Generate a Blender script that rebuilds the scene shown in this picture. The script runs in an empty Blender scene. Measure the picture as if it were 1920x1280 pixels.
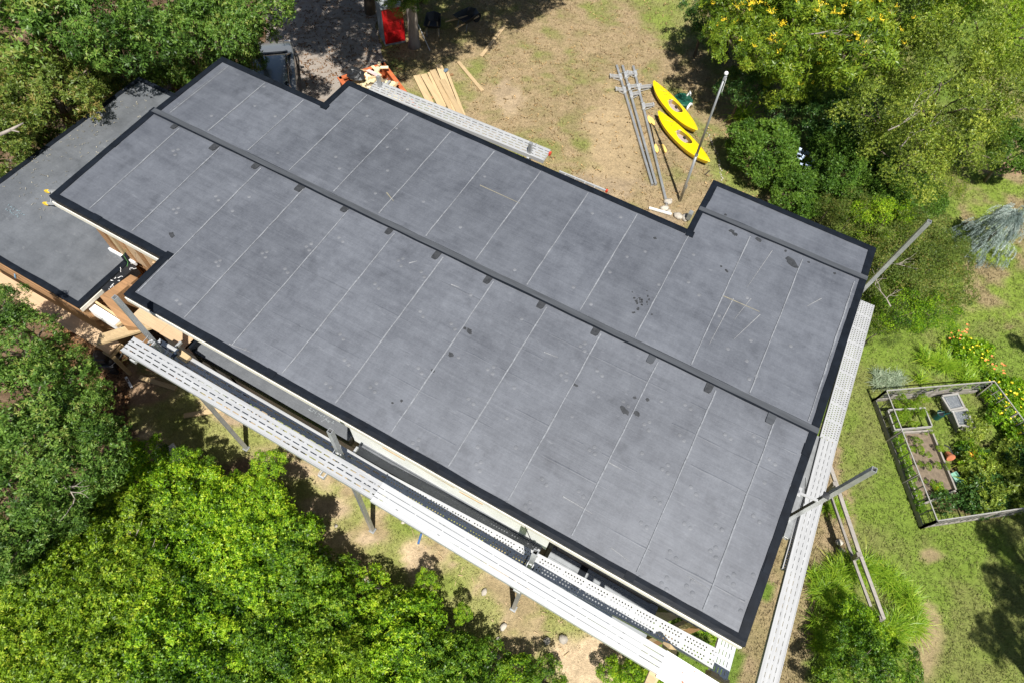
import bpy, math, random
import numpy as np
from mathutils import Vector, Matrix

rng = np.random.default_rng(11)
random.seed(5)
scene = bpy.context.scene
col = scene.collection

# ------------------------------------------------------------------ camera
CAM_M = np.array([[0.87475776, -0.44172459, 0.19919398],
                  [0.48113481, 0.74299556, -0.46526003],
                  [0.05751655, 0.50282898, 0.86247021]])
CAM_C = np.array([10.51449516, -3.13809127, 16.87])
FPX = 1197.772
cam_data = bpy.data.cameras.new('camera')
cam_data.sensor_fit = 'HORIZONTAL'
cam_data.sensor_width = 36.0
cam_data.lens = FPX / 1920 * 36.0
cam_data.clip_start = 0.1
cam_data.clip_end = 1000
cam = bpy.data.objects.new('camera', cam_data)
mw = Matrix([[*CAM_M[i], CAM_C[i]] for i in range(3)] + [[0, 0, 0, 1]])
cam.matrix_world = mw
col.objects.link(cam)
scene.camera = cam

# ------------------------------------------------------------------ light
SUN_EL, SUN_AZ = math.radians(61), (0.56, -0.828)          # towards the sun
world = bpy.data.worlds.new("World")
scene.world = world
world.use_nodes = True
wn = world.node_tree
sky = wn.nodes.new('ShaderNodeTexSky')
sky.sky_type = 'NISHITA'
sky.sun_disc = False
sky.sun_elevation = SUN_EL
sky.sun_rotation = math.atan2(SUN_AZ[0], SUN_AZ[1])
wn.links.new(sky.outputs[0], wn.nodes['Background'].inputs[0])
wn.nodes['Background'].inputs[1].default_value = 0.052
sd = bpy.data.lights.new('sun', 'SUN')
sd.energy = 5.0
sd.angle = math.radians(0.5)
sd.color = (1.0, 0.965, 0.91)
sun = bpy.data.objects.new('sun', sd)
ld = Vector((-SUN_AZ[0] * math.cos(SUN_EL), -SUN_AZ[1] * math.cos(SUN_EL), -math.sin(SUN_EL)))
sun.rotation_euler = ld.to_track_quat('-Z', 'Y').to_euler()
sun.location = (15, -12, 25)
col.objects.link(sun)
scene.view_settings.view_transform = 'Standard'
scene.view_settings.look = 'None'
scene.view_settings.gamma = 1
scene.view_settings.exposure = 0.55
scene.view_settings.use_curve_mapping = False

# ------------------------------------------------------------------ survey: photo point at a known height -> place in the yard
def at(px, py, z=0.0):
    d = CAM_M @ np.array([(px - 960) / FPX, -(py - 640) / FPX, -1.0])
    t = (z - CAM_C[2]) / d[2]
    return CAM_C + t * d
def atv(px, py, z=0.0):
    return Vector(at(px, py, z))
def project(P):
    q = (np.asarray(P, float) - CAM_C) @ CAM_M
    return 960 + FPX * q[..., 0] / -q[..., 2], 640 - FPX * q[..., 1] / -q[..., 2]

# ------------------------------------------------------------------ materials
def new_mat(name):
    m = bpy.data.materials.new(name)
    m.use_nodes = True
    nt = m.node_tree
    return m, nt, nt.nodes['Principled BSDF']
def N(nt, t, **kw):
    n = nt.nodes.new(t)
    for k, v in kw.items():
        if k in n.inputs: n.inputs[k].default_value = v
        else: setattr(n, k, v)
    return n
def ramp(nt, fac, stops):
    r = nt.nodes.new('ShaderNodeValToRGB')
    el = r.color_ramp.elements
    while len(el) < len(stops): el.new(0.5)
    for e, (p, c) in zip(el, stops):
        e.position = p
        e.color = (*c, 1) if len(c) == 3 else c
    nt.links.new(fac, r.inputs[0])
    return r.outputs[0]
def mixc(nt, fac, a, b, mode='MIX'):
    m = nt.nodes.new('ShaderNodeMix')
    m.data_type = 'RGBA'
    m.blend_type = mode
    for sock, v in ((m.inputs[0], fac), (m.inputs[6], a), (m.inputs[7], b)):
        if hasattr(v, 'node'): nt.links.new(v, sock)
        elif isinstance(v, (int, float)): sock.default_value = v
        else: sock.default_value = (*v, 1)
    return m.outputs[2]
def mathn(nt, op, a, b=0.0):
    m = nt.nodes.new('ShaderNodeMath')
    m.operation = op
    for s, v in ((m.inputs[0], a), (m.inputs[1], b)):
        if hasattr(v, 'node'): nt.links.new(v, s)
        else: s.default_value = v
    return m.outputs[0]
def noise(nt, scale, detail=4, rough=0.55, stretch=None, rot=None, out=0):
    tc = nt.nodes.new('ShaderNodeTexCoord')
    n = nt.nodes.new('ShaderNodeTexNoise')
    n.inputs['Scale'].default_value = scale
    n.inputs['Detail'].default_value = detail
    n.inputs['Roughness'].default_value = rough
    if stretch or rot:
        mp = nt.nodes.new('ShaderNodeMapping')
        if stretch: mp.inputs['Scale'].default_value = stretch
        if rot: mp.inputs['Rotation'].default_value = rot
        nt.links.new(tc.outputs['Object'], mp.inputs[0])
        nt.links.new(mp.outputs[0], n.inputs['Vector'])
    else:
        nt.links.new(tc.outputs['Object'], n.inputs['Vector'])
    return n.outputs[out]
def bump(nt, bsdf, height, strength=0.3, dist=0.01):
    b = nt.nodes.new('ShaderNodeBump')
    b.inputs['Strength'].default_value = strength
    b.inputs['Distance'].default_value = dist
    nt.links.new(height, b.inputs['Height'])
    nt.links.new(b.outputs[0], bsdf.inputs['Normal'])
def simple(name, color, rough=0.6, metal=0.0, var=0.25, scale=6.0, bstr=0.15, stretch=None, spec=None, objvar=0.0):
    m, nt, b = new_mat(name)
    dark = tuple(c * (1 - var) for c in color)
    lite = tuple(min(1, c * (1 + var)) for c in color)
    f = noise(nt, scale, 5, 0.6, stretch)
    c = ramp(nt, f, [(0.3, dark), (0.7, lite)])
    if objvar:
        oi = nt.nodes.new('ShaderNodeObjectInfo')
        k = mathn(nt, 'ADD', mathn(nt, 'MULTIPLY', oi.outputs['Random'], 2 * objvar), 1 - objvar)
        cc = nt.nodes.new('ShaderNodeCombineColor')
        for i in range(3): nt.links.new(k, cc.inputs[i])
        c = mixc(nt, 1.0, c, cc.outputs[0], 'MULTIPLY')
    nt.links.new(c, b.inputs['Base Color'])
    b.inputs['Roughness'].default_value = rough
    b.inputs['Metallic'].default_value = metal
    if spec is not None: b.inputs['Specular IOR Level'].default_value = spec
    if bstr: bump(nt, b, noise(nt, scale * 6, 3, 0.6, stretch), bstr, 0.004)
    return m

def epdm_mat(name, lo, hi, dusty, streak=0.5, rough=0.62):
    m, nt, b = new_mat(name)
    big = noise(nt, 0.55, 3, 0.5)
    mid = noise(nt, 2.6, 5, 0.65)
    fine = noise(nt, 22, 4, 0.7)
    strk = noise(nt, 1.0, 5, 0.85, (0.22, 11.0, 1.0), (0, 0, -.03))
    strk = mathn(nt, 'ADD', mathn(nt, 'MULTIPLY', mathn(nt, 'SUBTRACT', strk, .5), 1.15), .5)          # faint cords across the sheets
    cross = noise(nt, 1.0, 3, 0.6, (18.0, 0.5, 1.0))
    v = mathn(nt, 'ADD', mathn(nt, 'MULTIPLY', big, 0.75), mathn(nt, 'MULTIPLY', mid, 0.95))
    v = mathn(nt, 'ADD', v, mathn(nt, 'MULTIPLY', fine, 0.5))
    v = mathn(nt, 'ADD', v, mathn(nt, 'MULTIPLY', strk, streak))
    v = mathn(nt, 'ADD', v, mathn(nt, 'MULTIPLY', cross, streak * 0.3))
    v = mathn(nt, 'DIVIDE', v, 2.2 + streak * 1.3)
    v = mathn(nt, 'ADD', mathn(nt, 'MULTIPLY', mathn(nt, 'SUBTRACT', v, .5), 1.35), .5)
    c = ramp(nt, v, [(0.32, lo), (0.5, tuple((a + d) / 2 for a, d in zip(lo, hi))), (0.68, hi)])
    # chalky scuffs
    sc = noise(nt, 3.2, 6, 0.75, (1.0, 3.0, 1.0), (0, 0, 0.5))
    scm = ramp(nt, sc, [(0.6, (0, 0, 0)), (0.78, (1, 1, 1))])
    c = mixc(nt, mathn(nt, 'MULTIPLY', scm, 0.42), c, dusty)
    # damp darker blotches
    bl = noise(nt, 1.3, 4, 0.6)
    blm = ramp(nt, bl, [(0.28, (1, 1, 1)), (0.4, (0, 0, 0))])
    c = mixc(nt, mathn(nt, 'MULTIPLY', blm, 0.28), c, tuple(x * 0.55 for x in lo))
    oi = nt.nodes.new('ShaderNodeObjectInfo')
    k = mathn(nt, 'ADD', mathn(nt, 'MULTIPLY', oi.outputs['Random'], 0.17), 0.915)
    cc = nt.nodes.new('ShaderNodeCombineColor')
    for i in range(3): nt.links.new(k, cc.inputs[i])
    c = mixc(nt, 1.0, c, cc.outputs[0], 'MULTIPLY')
    nt.links.new(c, b.inputs['Base Color'])
    b.inputs['Roughness'].default_value = rough
    b.inputs['Specular IOR Level'].default_value = 1.0
    b.inputs['IOR'].default_value = 1.62
    hh = mathn(nt, 'ADD', mathn(nt, 'MULTIPLY', strk, 0.5), mathn(nt, 'MULTIPLY', mid, 0.8))
    bump(nt, b, hh, 0.32, 0.012)
    return m

def leaf_mat(name, stops, trans=0.35, rough=0.42, objvar=0.12, spec=0.36):
    """Leaf colour from the per-leaf tint attribute, with a little light let through."""
    m, nt, b = new_mat(name)
    a = nt.nodes.new('ShaderNodeAttribute')
    a.attribute_name = 'tint'
    oi = nt.nodes.new('ShaderNodeObjectInfo')
    t = mathn(nt, 'ADD', a.outputs['Fac'], mathn(nt, 'MULTIPLY', mathn(nt, 'SUBTRACT', oi.outputs['Random'], 0.5), objvar * 2))
    c = ramp(nt, t, stops)
    nt.links.new(c, b.inputs['Base Color'])
    b.inputs['Roughness'].default_value = rough
    b.inputs['Specular IOR Level'].default_value = spec
    tr = nt.nodes.new('ShaderNodeBsdfTranslucent')
    tc = mixc(nt, 1.0, c, (1.25, 1.25, 0.55), 'MULTIPLY')
    nt.links.new(tc, tr.inputs['Color'])
    ms = nt.nodes.new('ShaderNodeMixShader')
    ms.inputs[0].default_value = trans
    nt.links.new(b.outputs[0], ms.inputs[1])
    nt.links.new(tr.outputs[0], ms.inputs[2])
    nt.links.new(ms.outputs[0], nt.nodes['Material Output'].inputs['Surface'])
    return m

def wood_mat(name, color, var=0.28, along='X', objvar=0.15, rough=0.75):
    m, nt, b = new_mat(name)
    st = {'X': (1.2, 22, 22), 'Y': (22, 1.2, 22), 'Z': (22, 22, 1.2)}[along]
    g = noise(nt, 1.0, 6, 0.65, st)
    k = noise(nt, 2.2, 3, 0.5)
    f = mathn(nt, 'ADD', mathn(nt, 'MULTIPLY', g, 0.7), mathn(nt, 'MULTIPLY', k, 0.3))
    c = ramp(nt, f, [(0.33, tuple(x * (1 - var) for x in color)), (0.66, tuple(min(1, x * (1 + var)) for x in color))])
    oi = nt.nodes.new('ShaderNodeObjectInfo')
    kk = mathn(nt, 'ADD', mathn(nt, 'MULTIPLY', oi.outputs['Random'], 2 * objvar), 1 - objvar)
    cc = nt.nodes.new('ShaderNodeCombineColor')
    for i in range(3): nt.links.new(kk, cc.inputs[i])
    c = mixc(nt, 1.0, c, cc.outputs[0], 'MULTIPLY')
    nt.links.new(c, b.inputs['Base Color'])
    b.inputs['Roughness'].default_value = rough
    bump(nt, b, g, 0.2, 0.004)
    return m

# ------------------------------------------------------------------ object helpers
def tag(o, label=None, cat=None, group=None, kind=None):
    if label: o['label'] = label
    if cat: o['category'] = cat
    if group: o['group'] = group
    if kind: o['kind'] = kind
    return o
def thing(name, label, cat, loc=(0, 0, 0), rz=0.0, group=None, rot=None):
    o = bpy.data.objects.new(name, None)
    o.empty_display_size = 0.2
    o.location = loc
    o.rotation_euler = rot if rot is not None else (0, 0, rz)
    col.objects.link(o)
    return tag(o, label, cat, group)
class MB:
    def __init__(s): s.v, s.f = [], []
    def add(s, vs, fs):
        b = len(s.v)
        s.v += [tuple(map(float, p)) for p in vs]
        s.f += [tuple(i + b for i in f) for f in fs]
        return s
    def box(s, c, size, rz=0.0, R=None):
        hx, hy, hz = size[0] / 2, size[1] / 2, size[2] / 2
        vs = [Vector((x, y, z)) for z in (-hz, hz) for x, y in ((-hx, -hy), (hx, -hy), (hx, hy), (-hx, hy))]
        M = R if R is not None else Matrix.Rotation(rz, 3, 'Z')
        vs = [M @ p + Vector(c) for p in vs]
        return s.add(vs, [(3, 2, 1, 0), (4, 5, 6, 7), (0, 1, 5, 4), (1, 2, 6, 5), (2, 3, 7, 6), (3, 0, 4, 7)])
    def bbox(s, x0, x1, y0, y1, z0, z1):
        return s.box(((x0 + x1) / 2, (y0 + y1) / 2, (z0 + z1) / 2), (x1 - x0, y1 - y0, z1 - z0))
    def beam(s, a, b, w, h, up=(0, 0, 1)):
        a, b = Vector(a), Vector(b)
        d = (b - a)
        L = d.length
        x = d.normalized()
        up = Vector(up)
        if abs(x.dot(up)) > 0.98: up = Vector((1, 0, 0)) if abs(x.x) < 0.9 else Vector((0, 1, 0))
        y = up.cross(x).normalized()
        z = x.cross(y)
        R = Matrix((x, y, z)).transposed()
        return s.box((a + b) / 2, (L, w, h), R=R)
    def tube(s, a, b, r0, r1=None, n=8, cap=True):
        a, b = Vector(a), Vector(b)
        r1 = r0 if r1 is None else r1
        x = (b - a).normalized()
        u = x.orthogonal().normalized()
        w = x.cross(u)
        vs = []
        for p, r in ((a, r0), (b, r1)):
            for i in range(n):
                t = 2 * math.pi * i / n
                vs.append(p + (u * math.cos(t) + w * math.sin(t)) * r)
        fs = [(i, (i + 1) % n, n + (i + 1) % n, n + i) for i in range(n)]
        if cap: fs += [tuple(range(n - 1, -1, -1)), tuple(range(n, 2 * n))]
        return s.add(vs, fs)
    def path(s, pts, radii, n=6):
        if isinstance(radii, (int, float)): radii = [radii] * len(pts)
        pts = [Vector(p) for p in pts]
        vs = []
        for i, p in enumerate(pts):
            d = (pts[min(i + 1, len(pts) - 1)] - pts[max(i - 1, 0)]).normalized()
            u = d.cross(Vector((0.31, 0.17, 0.93))).normalized()
            w = d.cross(u)
            for k in range(n):
                t = 2 * math.pi * k / n
                vs.append(p + (u * math.cos(t) + w * math.sin(t)) * radii[i])
        fs = []
        for i in range(len(pts) - 1):
            for k in range(n):
                fs.append((i * n + k, i * n + (k + 1) % n, (i + 1) * n + (k + 1) % n, (i + 1) * n + k))
        fs += [tuple(range(n - 1, -1, -1)), tuple(range((len(pts) - 1) * n, len(pts) * n))]
        return s.add(vs, fs)
    def prism(s, poly, z0, z1, ztop=None):
        n = len(poly)
        zt = ztop or (lambda x, y: z1)
        vs = [(x, y, z0) for x, y in poly] + [(x, y, zt(x, y)) for x, y in poly]
        fs = [tuple(range(n - 1, -1, -1)), tuple(range(n, 2 * n))]
        fs += [(i, (i + 1) % n, n + (i + 1) % n, n + i) for i in range(n)]
        return s.add(vs, fs)
    def ball(s, c, r, nu=10, nv=6, sc=(1, 1, 1), jit=0.0, rnd=None):
        vs = [(c[0], c[1], c[2] - r * sc[2])]
        for j in range(1, nv):
            ph = -math.pi / 2 + math.pi * j / nv
            for i in range(nu):
                t = 2 * math.pi * i / nu
                k = 1 + (rnd.uniform(-jit, jit) if rnd else 0)
                vs.append((c[0] + r * k * sc[0] * math.cos(ph) * math.cos(t), c[1] + r * k * sc[1] * math.cos(ph) * math.sin(t), c[2] + r * k * sc[2] * math.sin(ph)))
        vs.append((c[0], c[1], c[2] + r * sc[2]))
        T = len(vs) - 1
        fs = [(0, 1 + (i + 1) % nu, 1 + i) for i in range(nu)]
        for j in range(nv - 2):
            a = 1 + j * nu
            for i in range(nu):
                fs.append((a + i, a + (i + 1) % nu, a + nu + (i + 1) % nu, a + nu + i))
        a = 1 + (nv - 2) * nu
        fs += [(a + i, a + (i + 1) % nu, T) for i in range(nu)]
        return s.add(vs, fs)
    def mesh(s, name, mat, smooth=False):
        me = bpy.data.meshes.new(name)
        me.from_pydata(s.v, [], s.f)
        me.materials.append(mat)
        if smooth: me.shade_smooth()
        me.update()
        return me
    def build(s, name, mat, parent=None, smooth=False, bevel=0.0):
        o = bpy.data.objects.new(name, s.mesh(name, mat, smooth))
        col.objects.link(o)
        if parent is not None: o.parent = parent
        if bevel:
            md = o.modifiers.new('bevel', 'BEVEL')
            md.width = bevel
            md.segments = 2
            md.limit_method = 'ANGLE'
        return o
def inst(me, name, parent=None, loc=(0, 0, 0), rot=(0, 0, 0), sc=None):
    o = bpy.data.objects.new(name, me)
    o.location, o.rotation_euler = loc, rot
    if sc is not None: o.scale = sc
    if parent is not None: o.parent = parent
    col.objects.link(o)
    return o
def copy_tree(o, parent=None):
    c = o.copy()
    col.objects.link(c)
    c.parent = parent
    for ch in o.children: copy_tree(ch, c)
    return c
def np_mesh(name, V, F, mat, tint=None, color=None, smooth=False):
    """V (n,3), F (m,k) all faces the same size; tint per vertex float."""
    me = bpy.data.meshes.new(name)
    n, (m, k) = len(V), F.shape
    me.vertices.add(n)
    me.vertices.foreach_set('co', np.ascontiguousarray(V, np.float32).ravel())
    me.loops.add(m * k)
    me.loops.foreach_set('vertex_index', np.ascontiguousarray(F, np.int32).ravel())
    me.polygons.add(m)
    me.polygons.foreach_set('loop_start', np.arange(0, m * k, k, dtype=np.int32))
    if smooth: me.polygons.foreach_set('use_smooth', np.ones(m, bool))
    me.update(calc_edges=True)
    if tint is not None:
        at_ = me.attributes.new('tint', 'FLOAT', 'POINT')
        at_.data.foreach_set('value', np.ascontiguousarray(tint, np.float32))
    if color is not None:
        at_ = me.attributes.new('shade', 'FLOAT_COLOR', 'POINT')
        at_.data.foreach_set('color', np.ascontiguousarray(np.c_[color, np.ones(len(color))], np.float32).ravel())
    me.materials.append(mat)
    return me
# lattice noise for laying out ground cover
_tab = rng.random((256, 256))
def vnoise(x, y, s):
    x, y = np.asarray(x) * s + 1000.3, np.asarray(y) * s + 1000.7
    i, j = np.floor(x).astype(int), np.floor(y).astype(int)
    u, v = x - i, y - j
    u, v = u * u * (3 - 2 * u), v * v * (3 - 2 * v)
    g = lambda a, b: _tab[a % 256, b % 256]
    return (g(i, j) * (1 - u) + g(i + 1, j) * u) * (1 - v) + (g(i, j + 1) * (1 - u) + g(i + 1, j + 1) * u) * v
def fnoise(x, y, s, o=4):
    t, a, n = 0, 1, 0
    for k in range(o):
        t = t + a * vnoise(x + 17 * k, y - 9 * k, s * 2 ** k)
        n += a
        a *= 0.55
    return t / n
def sstep(a, b, x):
    t = np.clip((x - a) / (b - a), 0, 1)
    return t * t * (3 - 2 * t)
def in_poly(px, py, poly):
    r = np.zeros(np.shape(px), bool)
    n = len(poly)
    for i in range(n):
        x0, y0 = poly[i]
        x1, y1 = poly[(i + 1) % n]
        c = (y0 > py) != (y1 > py)
        with np.errstate(divide='ignore', invalid='ignore'):
            r ^= c & (px < (x1 - x0) * (py - y0) / (y1 - y0 + 1e-12) + x0)
    return r
# ------------------------------------------------------------------ the ground
STRAW, STRAW2 = np.array([.345, .262, .155]), np.array([.245, .195, .105])
DRYG, GREEN, GREEN2 = np.array([.19, .185, .065]), np.array([.19, .26, .042]), np.array([.125, .19, .03])
SAND, SOIL, LITTER, MULCH = np.array([.52, .40, .26]), np.array([.22, .15, .095]), np.array([.105, .068, .04]), np.array([.24, .16, .10])
ZONES_PX = dict(
    back=[(560, 0), (1500, -200), (1480, 420), (1300, 440), (600, 260)],
    left=[(-900, -700), (560, -700), (560, 250), (240, 330), (225, 760), (270, 860), (560, 1010), (-900, 1400)],
    front=[(200, 660), (700, 850), (1250, 1240), (1260, 1330), (1040, 1290), (800, 1180), (640, 1060), (480, 930), (200, 860)],
    drystrip=[(1330, 1400), (1420, 1180), (1470, 900), (1560, 800), (1600, 1000), (1560, 1100), (1530, 1220), (1510, 1400)],
    lawn=[(1480, 430), (2500, 200), (2500, 1700), (1500, 1500), (1540, 1180), (1590, 1000), (1560, 820), (1620, 560)],
    upper=[(1790, 270), (2400, 150), (2400, 560), (1800, 620)],
)
def spot(px, py, cx, cy, rx, ry, x, y, edge=0.35):
    d = np.hypot((px - cx) / rx, (py - cy) / ry) + (fnoise(x, y, 1.7, 4) - 0.5) * 1.1
    return 1 - sstep(1 - edge, 1 + edge * 0.4, d)
def ground_colour(x, y):
    P = np.stack([x, y, np.zeros_like(x)], -1)
    px, py = project(P)
    behind = ((P - CAM_C) @ CAM_M)[..., 2] > -1
    px = np.where(behind, -5000, px)
    n1, n2, n3 = fnoise(x, y, 0.35, 4), fnoise(x + 50, y, 1.5, 4), fnoise(x, y + 80, 5.0, 3)
    wx, wy = px + (n2 - .5) * 70, py + (n2 - .5) * 60 + (n3 - .5) * 25
    mix3 = lambda a, b, t: a[None] * (1 - t[..., None]) + b[None] * t[..., None]
    c = mix3(DRYG, GREEN2, sstep(.35, .6, n1))
    grass = np.full(x.shape, .5)
    z = {k: in_poly(wx, wy, v) for k, v in ZONES_PX.items()}
    # dry back lawn
    g = sstep(.42, .66, n2 * .55 + n1 * .45)
    b = mix3(STRAW, STRAW2, sstep(.35, .65, n3 * .6 + n2 * .4))
    b = b * (1 - .75 * g[..., None]) + mix3(DRYG, GREEN, n3) * (.75 * g[..., None])
    c = np.where(z['back'][..., None], b, c); grass = np.where(z['back'], .7, grass)
    l = mix3(GREEN, GREEN2, n3 * .6 + n2 * .4)
    dry = sstep(.46, .62, n1 * .6 + n2 * .4)
    l = l * (1 - .45 * dry[..., None]) + mix3(STRAW2, DRYG, n3) * (.45 * dry[..., None])
    c = np.where(z['lawn'][..., None], l, c); grass = np.where(z['lawn'], 1.0, grass)
    u = mix3(STRAW2 * 1.1, GREEN, sstep(.35, .6, n2))
    c = np.where(z['upper'][..., None], u, c)
    f = mix3(np.array([.46, .36, .22]), np.array([.32, .25, .14]), sstep(.4, .65, n2))
    gf = sstep(.38, .50, fnoise(x + 9, y + 4, 1.1, 4))
    f = f * (1 - .72 * gf[..., None]) + mix3(GREEN * 1.3, DRYG * 1.2, n3) * (.72 * gf[..., None])
    c = np.where(z['front'][..., None], f, c); grass = np.where(z['front'], .7 * gf + .1, grass)
    d = mix3(STRAW * .95, STRAW2, sstep(.3, .7, n3))
    d = d * (1 - .25 * sstep(.5, .65, n2)[..., None]) + DRYG * (.25 * sstep(.5, .65, n2)[..., None])
    c = np.where(z['drystrip'][..., None], d, c); grass = np.where(z['drystrip'], .8, grass)
    lf = mix3(LITTER, SOIL * .8, sstep(.35, .7, n3))
    c = np.where(z['left'][..., None], lf, c); grass = np.where(z['left'], 0.0, grass)
    # bare and sandy patches
    for cx, cy, rx, ry, colr in ((957, 186, 33, 30, SAND * .72), (945, 165, 24, 18, SAND * .62), (789, 1048, 34, 52, SAND), (1105, 1238, 86, 62, SAND),
                                 (615, 950, 50, 24, SAND * .9), (480, 1000, 60, 24, SAND * .8), (560, 880, 30, 16, SAND * .8), (455, 780, 60, 18, SAND * .7), (690, 1010, 22, 12, SAND * .9), (1240, 410, 60, 18, SAND * .6),
                                 (1120, 350, 90, 30, SAND * .6), (1150, 260, 60, 90, STRAW * 1.05), (470, 875, 70, 20, SOIL), (250, 720, 90, 40, SOIL * 1.4),
                                 (1750, 1040, 26, 14, STRAW2 * 1.2), (1740, 1200, 26, 90, STRAW2 * 1.25), (1850, 900, 120, 60, SOIL * .7), (1885, 310, 60, 18, MULCH * 1.2), (1545, 1130, 40, 50, STRAW)):
        m = spot(px, py, cx, cy, rx, ry, x, y)
        c = c * (1 - m[..., None]) + (colr * (1 + (n3[..., None] - .5) * .3)) * m[..., None]
        grass = grass * (1 - .92 * m)
    for cx, cy, rx, ry in ((1360, 300, 50, 50), (1250, 20, 50, 60), (1400, 360, 60, 25), (780, 985, 60, 24), (700, 940, 60, 16), (840, 1100, 40, 24)):
        m = spot(px, py, cx, cy, rx, ry, x, y, .6) * .6
        c = c * (1 - m[..., None]) + (GREEN * (1 + (n3[..., None] - .5) * .5)) * m[..., None]
        grass = grass * (1 - m) + m
    c = c * (0.86 + 0.28 * n3[..., None])
    return c, grass

def axis(a, b, st, far):
    inner = np.arange(a, b + st / 2, st)
    return np.concatenate([a - np.array(far[::-1]), inner, b + np.array(far)])
gx = axis(-24, 27, .16, [2, 6, 20, 80, 300])
gy = axis(-13, 42, .16, [2, 6, 20, 80, 300])
GX, GY = np.meshgrid(gx, gy)
gc, _ = ground_colour(GX.ravel(), GY.ravel())
gz = (fnoise(GX.ravel(), GY.ravel(), 2.2, 3) - .5) * .03 - .015
nx, ny = len(gx), len(gy)
idx = (np.arange(ny - 1)[:, None] * nx + np.arange(nx - 1)[None]).ravel()
gF = np.stack([idx, idx + 1, idx + nx + 1, idx + nx], 1)
gm, nt, b = new_mat('dry_lawn_ground')
a = nt.nodes.new('ShaderNodeAttribute'); a.attribute_name = 'shade'
f1, f2 = noise(nt, 38, 4, .75), noise(nt, 9, 4, .7)
t = mathn(nt, 'ADD', mathn(nt, 'MULTIPLY', f1, .6), mathn(nt, 'MULTIPLY', f2, .4))
k = ramp(nt, t, [(.30, (.48, .48, .46)), (.5, (.97, .97, .96)), (.70, (1.6, 1.56, 1.5))])
nt.links.new(mixc(nt, 1.0, a.outputs['Color'], k, 'MULTIPLY'), b.inputs['Base Color'])
b.inputs['Roughness'].default_value = .95
b.inputs['Specular IOR Level'].default_value = .1
bump(nt, b, t, .9, .05)
ground = inst(np_mesh('ground', np.c_[GX.ravel(), GY.ravel(), gz], gF, gm, color=gc, smooth=True), 'ground')
tag(ground, kind='structure')

# gravel driveway: an irregular sheet over the soil
dm, nt, b = new_mat('driveway_gravel')
f1, f2, f3 = noise(nt, 60, 3, .8), noise(nt, 2.2, 5, .65), noise(nt, 14, 4, .7)
c = ramp(nt, f1, [(.3, (.17, .145, .12)), (.55, (.31, .27, .23)), (.75, (.44, .40, .35))])
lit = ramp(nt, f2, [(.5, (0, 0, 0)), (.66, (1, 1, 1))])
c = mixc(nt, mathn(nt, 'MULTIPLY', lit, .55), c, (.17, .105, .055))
nt.links.new(c, b.inputs['Base Color'])
b.inputs['Roughness'].default_value = .9
bump(nt, b, f1, .6, .02)
dp = [(455, -330), (700, -330), (700, 0), (712, 70), (722, 130), (700, 190), (660, 300), (540, 320), (470, 200), (488, 110), (500, 60), (480, 0)]
dpts = []
for i, p in enumerate(dp):
    q = dp[(i + 1) % len(dp)]
    for k in range(8):
        t = k / 8
        w = atv(p[0] * (1 - t) + q[0] * t, p[1] * (1 - t) + q[1] * t, 0)
        dpts.append((w.x + random.uniform(-.12, .12), w.y + random.uniform(-.12, .12)))
d = MB().prism(dpts, -.05, .016).build('driveway', dm)
tag(d, kind='structure')

# short grass standing on the lawn, denser where the turf is greener
def lawn_tufts(n):
    u, v = rng.uniform(0, 1, n), rng.uniform(0, 1, n)
    x, y = rng.uniform(-6, 25, n), rng.uniform(-8, 31, n)
    px, py = project(np.stack([x, y, np.zeros(n)], -1))
    colr, g = ground_colour(x, y)
    blocked = (x > -3.2) & (x < 14.0) & (y > .5) & (y < 7.8)
    drive = in_poly(px, py, dp)
    keep = (px > -60) & (px < 1980) & (py > -40) & (py < 1340) & (rng.random(n) < g) & ~blocked & ~drive
    x, y, colr, g = x[keep], y[keep], colr[keep], g[keep]
    m = len(x)
    nb = 4
    V = np.zeros((m, nb, 3, 3)); T = np.zeros((m, nb, 3, 3))
    for k in range(nb):
        a = rng.uniform(0, 2 * np.pi, m)
        h = rng.uniform(.02, .065, m) * (.6 + .6 * g)
        w = rng.uniform(.006, .012, m)
        lean = rng.uniform(.2, 1.1, m) * h
        ox, oy = rng.normal(0, .03, m), rng.normal(0, .03, m)
        bx, by = x + ox, y + oy
        V[:, k, 0] = np.c_[bx - np.sin(a) * w, by + np.cos(a) * w, np.full(m, -.01)]
        V[:, k, 1] = np.c_[bx + np.sin(a) * w, by - np.cos(a) * w, np.full(m, -.01)]
        V[:, k, 2] = np.c_[bx + np.cos(a) * lean, by + np.sin(a) * lean, h]
        s = rng.uniform(.75, 1.5, m)[:, None]
        hue = rng.random(m)[:, None]
        cc = colr * s * (1 - .35 * hue) + np.where(hue > .55, .35, .0) * np.array([.34, .26, .14]) * s * .6
        T[:, k, :] = cc[:, None]
    V, T = V.reshape(-1, 3), T.reshape(-1, 3)
    F = np.arange(len(V)).reshape(-1, 3)
    mt, nt, b = new_mat('short_grass')
    a = nt.nodes.new('ShaderNodeAttribute'); a.attribute_name = 'shade'
    nt.links.new(a.outputs['Color'], b.inputs['Base Color'])
    b.inputs['Roughness'].default_value = .7
    b.inputs['Specular IOR Level'].default_value = .25
    return inst(np_mesh('lawn_grass', V, F, mt, color=np.clip(T, 0, .9)), 'lawn_grass')
tag(lawn_tufts(210000), kind='stuff')
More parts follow.
